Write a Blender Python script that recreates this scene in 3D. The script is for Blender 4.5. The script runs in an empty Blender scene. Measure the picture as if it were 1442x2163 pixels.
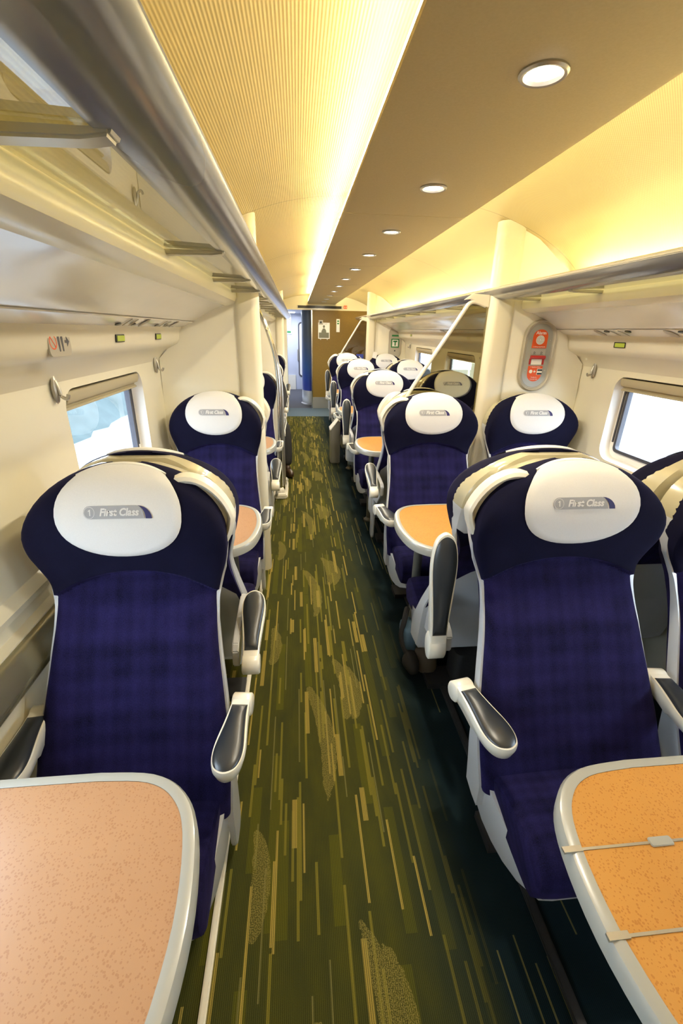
import bpy, bmesh, math, random
import numpy as np
from mathutils import Vector, Matrix
random.seed(5)
S = bpy.context.scene
COL = S.collection
PI = math.pi

# ---------------------------------------------------------------- camera
CX = .51                      # centre line of the coach
def nrm(v):
    v = np.array(v, float); return v/np.linalg.norm(v)
def camera():
    F = 919.
    a, b, dv = 627.-721., 1081.5-697., -45.
    dY = nrm((a, b, -F)); V = (a*dv+F*F)/b
    dZ = -nrm((dv, -V, -F)); dZ = nrm(dZ-dY*dZ.dot(dY)); dX = np.cross(dY, dZ)
    m = Matrix([list(dX)+[0.], list(dY)+[0.], list(dZ)+[1.6], [0, 0, 0, 1]])
    cd = bpy.data.cameras.new('camera'); cd.sensor_fit = 'HORIZONTAL'; cd.sensor_width = 36
    cd.lens = F/1442*36; cd.clip_start = .02; cd.clip_end = 500
    o = bpy.data.objects.new('camera', cd); COL.objects.link(o); o.matrix_world = m
    S.camera = o
camera()
# ---------------------------------------------------------------- light and exposure
S.view_settings.view_transform = 'Standard'; S.view_settings.look = 'None'
S.view_settings.gamma = 1; S.view_settings.use_curve_mapping = False
S.view_settings.exposure = 1.3
SKY = 7.5
TUBE = 15.0
SHELF = 13.0
DOWN = 14.0
DOWN_W = 4.8
WARM = (1.0, .87, .52)
w = bpy.data.worlds.new('sky'); S.world = w; w.use_nodes = True
w.node_tree.nodes['Background'].inputs[0].default_value = (.74, .86, 1.0, 1)
w.node_tree.nodes['Background'].inputs[1].default_value = SKY
S.cycles.max_bounces = 8; S.cycles.transparent_max_bounces = 16
S.cycles.caustics_reflective = False; S.cycles.caustics_refractive = False
S.cycles.sample_clamp_indirect = 6

# ---------------------------------------------------------------- materials
class NT:
    def __init__(s, name):
        s.m = bpy.data.materials.new(name); s.m.use_nodes = True; s.t = s.m.node_tree; s.n = s.t.nodes; s.l = s.t.links
        s.b = s.n['Principled BSDF']; s.out = s.n['Material Output']
    def new(s, ty, **k):
        n = s.n.new(ty)
        for a, v in k.items(): setattr(n, a, v)
        return n
    def val(s, x, sock):
        if isinstance(x, bpy.types.NodeSocket): s.l.new(x, sock)
        else: sock.default_value = x
    def math(s, op, a, b=None, c=None, clamp=False):
        n = s.n.new('ShaderNodeMath'); n.operation = op; n.use_clamp = clamp
        s.val(a, n.inputs[0])
        if b is not None: s.val(b, n.inputs[1])
        if c is not None: s.val(c, n.inputs[2])
        return n.outputs[0]
    def mix(s, f, a, b):
        n = s.n.new('ShaderNodeMix'); n.data_type = 'RGBA'
        s.val(f, n.inputs[0])
        for x, i in ((a, 6), (b, 7)):
            if isinstance(x, bpy.types.NodeSocket): s.l.new(x, n.inputs[i])
            else: n.inputs[i].default_value = (*x, 1)
        return n.outputs[2]
    def pos(s, obj=False):
        if obj: o = s.n.new('ShaderNodeTexCoord').outputs['Object']
        else: o = s.n.new('ShaderNodeNewGeometry').outputs['Position']
        sp = s.n.new('ShaderNodeSeparateXYZ'); s.l.new(o, sp.inputs[0]); return o, sp.outputs
    def noise(s, scale, detail=2, vec=None, rough=.5):
        n = s.n.new('ShaderNodeTexNoise'); n.inputs['Scale'].default_value = scale; n.inputs['Detail'].default_value = detail
        n.inputs['Roughness'].default_value = rough
        if vec is not None: s.l.new(vec, n.inputs['Vector'])
        return n.outputs[0]
    def comb(s, x, y, z=0.):
        n = s.n.new('ShaderNodeCombineXYZ')
        for v, i in zip((x, y, z), n.inputs): s.val(v, i)
        return n.outputs[0]
    def bump(s, h, strength=.3, dist=.002):
        n = s.n.new('ShaderNodeBump'); n.inputs['Strength'].default_value = strength; n.inputs['Distance'].default_value = dist
        s.l.new(h, n.inputs['Height']); s.l.new(n.outputs[0], s.b.inputs['Normal'])

def pm(name, col, rough=.5, metal=0., coat=0., spec=.5, var=0.):
    t = NT(name); b = t.b
    b.inputs['Base Color'].default_value = (*col, 1); b.inputs['Roughness'].default_value = rough
    b.inputs['Metallic'].default_value = metal; b.inputs['Coat Weight'].default_value = coat
    b.inputs['Specular IOR Level'].default_value = spec; b.inputs['Coat Roughness'].default_value = .12
    if var:
        o, _ = t.pos(True); n = t.noise(9, 3, o)
        c2 = tuple(c*(1-var) for c in col); t.l.new(t.mix(n, col, c2), b.inputs['Base Color'])
    return t.m
def emis(name, col, st):
    t = NT(name); t.b.inputs['Base Color'].default_value = (*col, 1)
    t.b.inputs['Emission Color'].default_value = (*col, 1); t.b.inputs['Emission Strength'].default_value = st
    return t.m
def glass(name, tint, refl=1.0):
    t = NT(name)
    tr = t.new('ShaderNodeBsdfTransparent'); tr.inputs[0].default_value = (*tint, 1)
    gl = t.new('ShaderNodeBsdfGlossy'); gl.inputs['Roughness'].default_value = .01
    lw = t.new('ShaderNodeLayerWeight'); lw.inputs[0].default_value = .5
    fr = t.math('MULTIPLY_ADD', t.math('POWER', lw.outputs['Facing'], 4.), .75, .05)
    mx = t.new('ShaderNodeMixShader'); t.l.new(t.math('MULTIPLY', fr, refl, clamp=True), mx.inputs[0])
    t.l.new(tr.outputs[0], mx.inputs[1]); t.l.new(gl.outputs[0], mx.inputs[2]); t.l.new(mx.outputs[0], t.out.inputs[0])
    return t.m

def fabric():
    t = NT('seat_fabric'); o, (x, y, z) = t.pos(True)
    # woven plaid: wide and narrow bands in both directions, along the width and along the height + depth
    h = t.math('SUBTRACT', z, t.math('MULTIPLY', y, .8))
    def bands(c, p, off):
        return t.math('SINE', t.math('ADD', t.math('MULTIPLY', c, 2*PI/p), off))
    vx = t.math('ADD', t.math('MULTIPLY', bands(x, .11, .6), .5), t.math('MULTIPLY', bands(x, .037, 1.), .35))
    vh = t.math('ADD', t.math('MULTIPLY', bands(h, .095, 0.), .5), t.math('MULTIPLY', bands(h, .032, 2.), .4))
    n = t.noise(14, 4, o); fine = t.noise(520, 1, o)
    v = t.math('ADD', t.math('MULTIPLY', vx, .13), t.math('MULTIPLY', vh, .16))
    v = t.math('ADD', v, t.math('MULTIPLY', t.math('SUBTRACT', n, .5), .5))
    v = t.math('ADD', v, t.math('MULTIPLY', t.math('SUBTRACT', fine, .5), .9))
    v = t.math('ADD', v, .42, clamp=True)
    c = t.mix(v, (.0012, .0011, .008), (.023, .018, .094))
    q = t.math('DIVIDE', x, .27); line = t.math('MULTIPLY_ADD', t.math('MULTIPLY', q, q), -.085, .965)
    head = t.math('GREATER_THAN', z, line)
    hc = t.mix(t.math('ADD', t.math('MULTIPLY', fine, .5), t.math('MULTIPLY', n, .5)), (.0008, .0008, .004), (.0075, .0075, .030))
    c = t.mix(head, c, hc)
    t.l.new(c, t.b.inputs['Base Color']); t.b.inputs['Roughness'].default_value = .9
    t.b.inputs['Specular IOR Level'].default_value = .12
    t.b.inputs['Sheen Weight'].default_value = .05; t.b.inputs['Sheen Roughness'].default_value = .5
    t.b.inputs['Sheen Tint'].default_value = (.35, .3, .9, 1)
    t.bump(fine, .25, .001)
    return t.m
def fabric_plain():
    t = NT('headrest_fabric'); o, (x, y, z) = t.pos(True)
    fine = t.noise(420, 1, o); n = t.noise(16, 3, o)
    v = t.math('ADD', t.math('MULTIPLY', fine, .5), t.math('MULTIPLY', n, .5))
    t.l.new(t.mix(v, (.002, .002, .008), (.016, .015, .05)), t.b.inputs['Base Color']); t.b.inputs['Roughness'].default_value = .9
    t.b.inputs['Specular IOR Level'].default_value = .1
    t.b.inputs['Sheen Weight'].default_value = .06; t.b.inputs['Sheen Roughness'].default_value = .5
    t.b.inputs['Sheen Tint'].default_value = (.35, .3, .9, 1)
    return t.m

def laminate(name, a, b):
    t = NT(name); o, _ = t.pos(False)
    v = t.new('ShaderNodeTexVoronoi'); v.inputs['Scale'].default_value = 190; t.l.new(o, v.inputs['Vector'])
    n1 = t.noise(60, 3, o)
    d = t.math('LESS_THAN', v.outputs[0], t.math('MULTIPLY', n1, .62))
    n = t.noise(7, 2, o)
    f = t.math('ADD', t.math('MULTIPLY', d, .55), t.math('MULTIPLY', n, .35))
    t.l.new(t.mix(f, a, b), t.b.inputs['Base Color']); t.b.inputs['Roughness'].default_value = .33
    t.b.inputs['Specular IOR Level'].default_value = .45
    return t.m

def carpet():
    t = NT('carpet'); o, (x, y, z) = t.pos(False)
    nb = t.noise(2.6, 2, o)
    edge = t.new('ShaderNodeMapRange'); t.l.new(t.math('ADD', x, t.math('MULTIPLY', nb, .06)), edge.inputs[0])
    edge.inputs[1].default_value = .26; edge.inputs[2].default_value = .56; edge.inputs[3].default_value = 1; edge.inputs[4].default_value = 0
    g = edge.outputs[0]                                     # 1 in the green aisle runner, 0 in the navy field
    fin = t.noise(700, 1, o)
    rib = t.math('SINE', t.math('MULTIPLY', x, 2*PI/.0052))
    base_g = t.mix(t.noise(5, 3, t.comb(t.math('MULTIPLY', x, 3.), y)), (.030, .036, .016), (.085, .082, .011))
    base_b = t.mix(t.noise(5, 2, o), (.006, .014, .019), (.009, .021, .026))
    c = t.mix(g, base_b, base_g)
    wob = t.math('MULTIPLY', t.math('SUBTRACT', t.noise(26, 3, o), .5), .9)
    def rnd(a, b):
        wn = t.new('ShaderNodeTexWhiteNoise', noise_dimensions='2D'); t.l.new(t.comb(a, b), wn.inputs['Vector']); return wn.outputs[0]
    def dashes(wd, L, seed, thr):
        ci = t.math('FLOOR', t.math('DIVIDE', t.math('ADD', x, 3+seed), wd))
        r = rnd(ci, seed)
        yy = t.math('ADD', t.math('DIVIDE', y, L), t.math('MULTIPLY', r, 7.3))
        cj = t.math('FLOOR', yy); fr = t.math('SUBTRACT', yy, cj)
        r2 = rnd(t.math('ADD', ci, cj), t.math('ADD', t.math('MULTIPLY', cj, 1.7), seed))
        r3 = rnd(t.math('ADD', ci, 3.), t.math('ADD', cj, 9+seed))
        on = t.math('LESS_THAN', r2, thr)
        ln = t.math('LESS_THAN', fr, t.math('ADD', t.math('MULTIPLY', r3, .7), .3))
        return t.math('MULTIPLY', on, ln)
    gg = t.math('GREATER_THAN', g, .55)
    rb = t.math('MULTIPLY_ADD', rib, .25, .75)
    d0 = dashes(.034, .8, 2.5, .32); c = t.mix(t.math('MULTIPLY', t.math('MULTIPLY', d0, g), .40), c, (.125, .12, .010))
    d1 = dashes(.0085, .42, .0, .13); c = t.mix(t.math('MULTIPLY', t.math('MULTIPLY', d1, g), .85), c, (.19, .165, .025))
    d2 = dashes(.0075, .40, 5., .07); c = t.mix(t.math('MULTIPLY', t.math('MULTIPLY', d2, gg), rb), c, (.36, .27, .06))
    d3 = dashes(.018, .34, 11., .045); c = t.mix(t.math('MULTIPLY', t.math('MULTIPLY', d3, gg), rb), c, (.33, .25, .055))
    d4 = dashes(.005, .45, 17., .03); c = t.mix(t.math('MULTIPLY', d4, .6), c, (.20, .18, .06))
    # drifting leaf shapes, repeated along the aisle
    def leaf(cx, cy, rx, ry, bend, per, off):
        u = t.math('SUBTRACT', t.math('MODULO', t.math('ADD', t.math('SUBTRACT', y, cy), 20*per+per/2), per), per/2)
        bx = t.math('MULTIPLY', t.math('MULTIPLY', u, u), bend)
        dx = t.math('DIVIDE', t.math('SUBTRACT', t.math('SUBTRACT', x, cx), bx), rx)
        dx = t.math('ADD', dx, t.math('MULTIPLY', u, off))
        dy = t.math('DIVIDE', u, ry)
        r = t.math('ADD', t.math('ADD', t.math('MULTIPLY', dx, dx), t.math('MULTIPLY', dy, dy)), wob)
        return t.math('LESS_THAN', r, 1.)
    sp = t.math('GREATER_THAN', t.noise(330, 1, o), .50)
    l1 = leaf(.092, 1.36, .034, .28, -.55, 1.115, 3.2)
    l2 = leaf(.205, 1.62, .032, .20, -.9, 1.115, 2.2)
    l3 = leaf(-.145, .83, .030, .16, -.9, 1.115, .5)
    l4 = leaf(.245, .48, .032, .17, -.9, 1.115, 1.0)
    lf = t.math('MAXIMUM', t.math('MAXIMUM', l1, l2), t.math('MAXIMUM', l3, l4))
    c = t.mix(t.math('MULTIPLY', t.math('MULTIPLY', lf, g), t.math('MULTIPLY_ADD', sp, .62, .10)), c, (.26, .215, .055))
    k = t.math('ADD', t.math('MULTIPLY', rib, .22), t.math('MULTIPLY', fin, .9)); k = t.math('ADD', k, .45)
    mul = t.new('ShaderNodeVectorMath', operation='SCALE'); t.l.new(c, mul.inputs[0]); t.l.new(k, mul.inputs['Scale'])
    t.l.new(mul.outputs[0], t.b.inputs['Base Color']); t.b.inputs['Roughness'].default_value = .95
    t.b.inputs['Specular IOR Level'].default_value = .1
    return t.m

def ribbed(name, col, perf=False):
    t = NT(name); o, (x, y, z) = t.pos(False)
    s1 = t.math('SINE', t.math('MULTIPLY', x, 2*PI/.0085))
    h = s1
    if perf:
        s2 = t.math('SINE', t.math('MULTIPLY', y, 2*PI/.0085)); h = t.math('MULTIPLY', s1, s2)
    f = t.math('MULTIPLY_ADD', h, .5, .5)
    yy = t.math('DIVIDE', t.math('ADD', y, 10*1.73-1.03), 1.73)
    fr = t.math('SUBTRACT', yy, t.math('FLOOR', yy))
    seam = t.math('LESS_THAN', fr, .005)
    c = t.mix(f, tuple(v*(.55 if perf else .80) for v in col), col)
    c = t.mix(seam, c, tuple(v*.5 for v in col))
    t.l.new(c, t.b.inputs['Base Color']); t.b.inputs['Roughness'].default_value = .42
    t.bump(f, .35, .0015)
    return t.m

def wood():
    t = NT('cork_panel'); o, _ = t.pos(False)
    n = t.noise(60, 4, o); v = t.new('ShaderNodeTexVoronoi'); v.inputs['Scale'].default_value = 22; t.l.new(o, v.inputs['Vector'])
    f = t.math('ADD', t.math('MULTIPLY', n, .7), t.math('MULTIPLY', t.math('LESS_THAN', v.outputs[0], .12), .5))
    t.l.new(t.mix(f, (.15, .085, .006), (.27, .16, .018)), t.b.inputs['Base Color']); t.b.inputs['Roughness'].default_value = .5
    return t.m
def speckle(name, a, b, sc=320, rough=.9):
    t = NT(name); o, _ = t.pos(False)
    t.l.new(t.mix(t.noise(sc, 2, o), a, b), t.b.inputs['Base Color']); t.b.inputs['Roughness'].default_value = rough
    return t.m
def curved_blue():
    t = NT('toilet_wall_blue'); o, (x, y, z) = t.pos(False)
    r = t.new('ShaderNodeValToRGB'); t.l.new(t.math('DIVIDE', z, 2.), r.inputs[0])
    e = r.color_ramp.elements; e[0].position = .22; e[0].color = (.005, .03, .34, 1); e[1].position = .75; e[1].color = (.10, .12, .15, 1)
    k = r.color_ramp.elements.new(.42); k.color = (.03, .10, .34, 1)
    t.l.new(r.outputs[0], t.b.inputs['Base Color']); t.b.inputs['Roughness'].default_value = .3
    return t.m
def foliage():
    t = NT('foliage'); o, _ = t.pos(False)
    t.l.new(t.mix(t.noise(3, 5, o), (.008, .020, .020), (.045, .065, .065)), t.b.inputs['Base Color']); t.b.inputs['Roughness'].default_value = .9
    return t.m

M = dict(
 fab=fabric(), fabp=fabric_plain(),
 cover=speckle('headrest_cover_cloth', (.66, .65, .63), (.72, .71, .69), 300),
 shell=pm('shell_plastic', (.52, .53, .55), .28, coat=.4, var=.06),
 cream=pm('cream_plastic', (.80, .76, .65), .3, coat=.3, var=.04),
 band=pm('shell_band', (.44, .40, .27), .2, coat=.6),
 pad=pm('arm_pad_leather', (.020, .024, .030), .36, coat=0., spec=.8),
 dark=pm('dark_base', (.02, .02, .022), .6),
 lamo=laminate('cork_laminate_orange', (.56, .27, .06), (.38, .145, .025)),
 lamp=laminate('cork_laminate_pale', (.42, .235, .12), (.31, .145, .065)),
 rim=pm('table_rim', (.36, .36, .32), .3, coat=.3, var=.05),
 carpet=carpet(),
 wall=pm('wall_cream', (.78, .73, .58), .38, coat=.15, var=.05),
 wall2=pm('bulkhead_cream', (.90, .86, .73), .45, var=.04),
 under=pm('under_rack_panel', (.92, .91, .88), .20, coat=.7, var=.05),
 lip=pm('rack_lip_grey', (.22, .22, .23), .22, metal=.3, coat=.5),
 bracket=pm('bracket_metal', (.50, .47, .40), .3, metal=.8),
 bull=pm('bullnose_cream', (.90, .86, .70), .3, coat=.4),
 ribL=ribbed('ribbed_ceiling', (.70, .57, .29)), ribR=ribbed('perforated_ceiling', (.72, .60, .32), True),
 panel=speckle('ceiling_panel_cloth', (.52, .42, .22), (.60, .49, .28), 160, .7),
 tube=emis('light_tube', WARM, TUBE), tubes=emis('shelf_light_tube', WARM, SHELF),
 down=emis('downlight_lens', (1, .93, .85), DOWN),
 chrome=pm('brushed_metal', (.62, .60, .56), .22, metal=1.),
 satin=pm('satin_metal', (.52, .50, .45), .35, metal=.8),
 wood=wood(), blue=curved_blue(),
 vest=pm('vestibule_wall', (.50, .53, .62), .4), vfloor=speckle('vestibule_floor', (.055, .055, .07), (.09, .09, .10), 200),
 thr=speckle('threshold_carpet', (.05, .085, .12), (.12, .17, .21), 300),
 clear=glass('window_glass', (.90, .94, .96), 1.), tint=glass('smoked_glass', (.60, .56, .42), 1.3), rackg=glass('rack_glass', (.72, .74, .66), 1.6),
 gask=pm('window_gasket', (.06, .06, .075), .5), white=pm('window_reveal', (.82, .80, .76), .35),
 blind=pm('blind_fabric', (.44, .38, .25), .5), heater=pm('heater_metal', (.42, .38, .25), .25, metal=.7),
 org=pm('alarm_orange', (.78, .10, .012), .4), red=pm('red_plastic', (.45, .03, .025), .3), green=pm('sign_green', (.02, .22, .06), .4),
 lime=emis('lcd_green', (.34, .40, .04), .10), black=pm('black_plastic', (.008, .008, .009), .3), wht=pm('print_white', (.85, .84, .8), .5),
 gprint=pm('badge_grey', (.33, .33, .34), .6), nprint=pm('badge_navy', (.015, .012, .10), .6), plate=pm('sign_plate', (.46, .42, .34), .4, var=.05),
 amber=emis('display_amber', (1, .55, .1), 1.2), navyp=pm('sign_blue', (.03, .05, .30), .4),
 cloth=pm('dark_coat', (.012, .011, .012), .85), shoe=pm('brown_shoe', (.045, .022, .010), .4), skin=pm('skin', (.55, .32, .22), .5),
 hair=pm('hair', (.03, .02, .012), .6), leafm=foliage(), ground=speckle('platform_ground', (.085, .088, .092), (.11, .112, .116), 6),
 legm=pm('table_leg', (.16, .16, .14), .4, metal=.3),
 paper=pm('paper', (.75, .72, .66), .8), pphoto=pm('poster_photo', (.17, .17, .12), .6), bagm=pm('backpack_brown', (.10, .075, .05), .8), bagb=pm('backpack_blue', (.05, .10, .15), .7),
)

# ---------------------------------------------------------------- builders
def empty(name, loc=(0, 0, 0), rz=0.):
    o = bpy.data.objects.new(name, None); COL.objects.link(o); o.location = loc; o.rotation_euler = (0, 0, rz); return o
def tag(o, label=None, cat=None, group=None, kind=None):
    if label: o['label'] = label
    if cat: o['category'] = cat
    if group: o['group'] = group
    if kind: o['kind'] = kind
    return o
def link(name, me, mat, parent=None, smooth=True):
    o = bpy.data.objects.new(name, me); COL.objects.link(o)
    if mat is not None:
        for m_ in (mat if isinstance(mat, (list, tuple)) else [mat]): me.materials.append(m_)
    if parent: o.parent = parent
    if smooth:
        for p in me.polygons: p.use_smooth = True
        try: me.set_sharp_from_angle(angle=math.radians(38))
        except Exception: pass
    return o
def fin(name, bm, mat, parent=None, smooth=True, bevel=0., seg=2, sub=0):
    bmesh.ops.remove_doubles(bm, verts=bm.verts, dist=1e-6)
    bmesh.ops.recalc_face_normals(bm, faces=bm.faces)
    if bevel:
        es = [e for e in bm.edges if e.is_manifold and e.calc_face_angle(0) > .6]
        bmesh.ops.bevel(bm, geom=es, offset=bevel, segments=seg, affect='EDGES', clamp_overlap=True)
    me = bpy.data.meshes.new(name); bm.to_mesh(me); bm.free()
    o = link(name, me, mat, parent, smooth)
    if sub:
        md = o.modifiers.new('sub', 'SUBSURF'); md.levels = sub; md.render_levels = sub
    return o
def B(): return bmesh.new()
def box(bm, x0, x1, y0, y1, z0, z1, mi=0, mat=None):
    vs = [bm.verts.new((x, y, z)) for x in (x0, x1) for y in (y0, y1) for z in (z0, z1)]
    if mat is not None:
        for v in vs: v.co = mat @ v.co
    for f in ((0, 1, 3, 2), (4, 6, 7, 5), (0, 4, 5, 1), (2, 3, 7, 6), (0, 2, 6, 4), (1, 5, 7, 3)):
        fc = bm.faces.new([vs[i] for i in f]); fc.material_index = mi
def prism(bm, pts, axis, a0, a1, mi=0, mat=None):
    """extrude polygon pts along axis ('x': pts=(y,z); 'y': (x,z); 'z': (x,y))"""
    def P(p, a): return {'x': (a, p[0], p[1]), 'y': (p[0], a, p[1]), 'z': (p[0], p[1], a)}[axis]
    A = [bm.verts.new(P(p, a0)) for p in pts]; Bv = [bm.verts.new(P(p, a1)) for p in pts]
    if mat is not None:
        for v in A+Bv: v.co = mat @ v.co
    n = len(pts); fs = [bm.faces.new(A[::-1]), bm.faces.new(Bv)]
    for i in range(n): fs.append(bm.faces.new((A[i], A[(i+1) % n], Bv[(i+1) % n], Bv[i])))
    for f in fs: f.material_index = mi
def strip(bm, pts, y0, y1, ny=1, mi=0):
    """open profile pts (x,z) swept along Y"""
    rows = [[bm.verts.new((x, y0+(y1-y0)*k/ny, z)) for x, z in pts] for k in range(ny+1)]
    for a, b in zip(rows, rows[1:]):
        for i in range(len(pts)-1):
            f = bm.faces.new((a[i], a[i+1], b[i+1], b[i])); f.material_index = mi
def tube(bm, pts, r, seg=12, cap=True, radii=None):
    pts = [Vector(p) for p in pts]; rings = []
    for i, p in enumerate(pts):
        d = ((pts[min(i+1, len(pts)-1)]-pts[max(i-1, 0)])).normalized()
        up = Vector((0, 0, 1)) if abs(d.z) < .95 else Vector((0, 1, 0))
        a = d.cross(up).normalized(); b = a.cross(d)
        rr = radii[i] if radii else r
        rings.append([bm.verts.new(p+a*rr*math.cos(2*PI*k/seg)+b*rr*math.sin(2*PI*k/seg)) for k in range(seg)])
    for A, Bq in zip(rings, rings[1:]):
        for k in range(seg): bm.faces.new((A[k], A[(k+1) % seg], Bq[(k+1) % seg], Bq[k]))
    if cap: bm.faces.new(rings[0][::-1]); bm.faces.new(rings[-1])
def lathe(bm, prof, c, axis='z', seg=28, sx=1., sy=1., mi=0):
    rings = []
    for r, h in prof:
        ring = []
        for k in range(seg):
            a = 2*PI*k/seg; u, v = r*math.cos(a)*sx, r*math.sin(a)*sy
            p = {'z': (u, v, h), 'y': (u, h, v), 'x': (h, u, v)}[axis]
            ring.append(bm.verts.new((c[0]+p[0], c[1]+p[1], c[2]+p[2])))
        rings.append(ring)
    for A, Bq in zip(rings, rings[1:]):
        for k in range(seg):
            f = bm.faces.new((A[k], A[(k+1) % seg], Bq[(k+1) % seg], Bq[k])); f.material_index = mi
    for R in (rings[0], rings[-1]):
        try: f = bm.faces.new(R); f.material_index = mi
        except ValueError: pass
def smooth_pts(pts, n=8):
    P = [Vector(p) for p in pts]; out = []
    for i in range(len(P)-1):
        a, b, c, d = P[max(i-1, 0)], P[i], P[i+1], P[min(i+2, len(P)-1)]
        for k in range(n):
            s = k/n
            out.append(.5*((2*b)+(c-a)*s+(2*a-5*b+4*c-d)*s*s+(3*b-a-3*c+d)*s**3))
    out.append(P[-1]); return out
def rrect(w_, h_, r, n=6, cx=0., cy=0.):
    out = []
    for sx, sy, a0 in ((1, 1, 0), (-1, 1, PI/2), (-1, -1, PI), (1, -1, 1.5*PI)):
        for k in range(n+1):
            a = a0+PI/2*k/n
            out.append((cx+sx*(w_/2-r)+r*math.cos(a), cy+sy*(h_/2-r)+r*math.sin(a)))
    return out
def text_mesh(txt, size, shear=0., bold=0., ext=.0004, align='CENTER'):
    c = bpy.data.curves.new('lettering', 'FONT'); c.body = txt; c.size = size; c.shear = shear; c.offset = bold; c.extrude = ext
    c.align_x = align; c.align_y = 'CENTER'; c.resolution_u = 3
    o = bpy.data.objects.new('lettering', c); COL.objects.link(o)
    me = bpy.data.meshes.new_from_object(o.evaluated_get(bpy.context.evaluated_depsgraph_get()))
    bpy.data.objects.remove(o); bpy.data.curves.remove(c); return me
def add_text(bm, txt, size, mat, mi, **k):
    me = text_mesh(txt, size, **k); me.transform(mat)
    n0 = len(bm.faces); bm.from_mesh(me); bm.faces.ensure_lookup_table()
    for f in bm.faces[n0:]: f.material_index = mi
    bpy.data.meshes.remove(me)
def kids(o): return [c for c in COL.objects if c.parent == o]
def copy_tree(o, parent=None):
    c = o.copy(); COL.objects.link(c)
    if parent: c.parent = parent
    for k in KIDS.get(o.name, []): copy_tree(k, c)
    return c
KIDS = {}
def index_kids():
    KIDS.clear()
    for o in COL.objects:
        if o.parent: KIDS.setdefault(o.parent.name, []).append(o)

Y0, Y1 = -2.6, 9.85         # the saloon behind and in front of the camera
FACE = Matrix.Rotation(PI/2, 4, 'X')    # text plane facing -Y

# ================================================================ setting
bm = B(); box(bm, CX-1.34, CX+1.34, Y0, 8.85, -.04, 0.)
tag(fin('floor', bm, M['carpet'], smooth=False), 'ribbed carpet with green and gold streaks along the aisle, navy under the seats', 'floor', kind='structure')
bm = B(); box(bm, CX-1.34, CX+1.34, 8.85, 9.86, -.04, .001)
tag(fin('floor', bm, M['thr'], smooth=False), 'blue grey speckled carpet strip before the end partition', 'floor', kind='structure')
bm = B(); box(bm, -.8, .9, 9.86, 13.3, -.04, .0)
tag(fin('floor', bm, M['vfloor'], smooth=False), 'dark grey vestibule floor beyond the end doorway', 'floor', kind='structure')

WX = 1.325                   # half width at the windows
ZB, ZT = .893, 1.42
wins = [(-1.45, -.55), (.02, .92), (1.64, 2.46), (3.12, 4.05), (4.62, 5.57), (6.18, 7.10), (8.0, 8.9)]  # those beside and behind the camera are unseen, added for their daylight
low = [(1.28, 0.), (1.29, .10), (1.30, .66), (1.30, .78), (1.325, .79), (1.325, .835), (1.305, .843), (1.300, .865), (1.318, .885), (WX, ZB)]
upp = [(WX, ZT), (1.315, 1.44), (1.285, 1.475), (1.235, 1.50), (1.205, 1.515), (1.192, 1.54), (1.186, 1.58), (1.17, 1.605)]
def wall(side):
    sg = -1 if side == 'left' else 1
    bm = B()
    strip(bm, [(CX+sg*a, z) for a, z in low], Y0, Y1)
    strip(bm, [(CX+sg*a, z) for a, z in upp], Y0, Y1)
    edges = [Y0]+[(a[1]+b[0])/2 for a, b in zip(wins, wins[1:])]+[Y1]
    for (w0, w1), e0, e1 in zip(wins, edges, edges[1:]):
        cy, cz = (w0+w1)/2, .5*(.91+1.39); W_, H_ = w1-w0, 1.39-.91
        loop = rrect(W_, H_, .075, 6, cy, cz)
        n = len(loop); inner = [bm.verts.new((CX+sg*WX, y, z)) for y, z in loop]
        outer = [bm.verts.new((CX+sg*WX, y, z)) for y, z in rrect(e1-e0, ZT-ZB, .0004, 6, (e0+e1)/2, (ZT+ZB)/2)]
        for i in range(n): bm.faces.new((inner[i], inner[(i+1) % n], outer[(i+1) % n], outer[i]))
    # plain outer skin below and above the windows so that no daylight leaks in
    for z0, z1 in ((-.04, .93), (1.42, 2.4)): box(bm, CX+sg*1.405-.01, CX+sg*1.405+.01, Y0, Y1, z0, z1)
    for e0, e1 in [(Y0, wins[0][0])]+[(a[1], b[0]) for a, b in zip(wins, wins[1:])]+[(wins[-1][1], Y1)]:
        box(bm, CX+sg*1.405-.01, CX+sg*1.405+.01, e0, e1, .92, 1.43)
    o = fin('wall_'+side, bm, M['wall'])
    tag(o, 'cream moulded side wall with windows, %s of the aisle' % side, 'wall', kind='structure')
wall('left'); wall('right')
NW = 0
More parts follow.
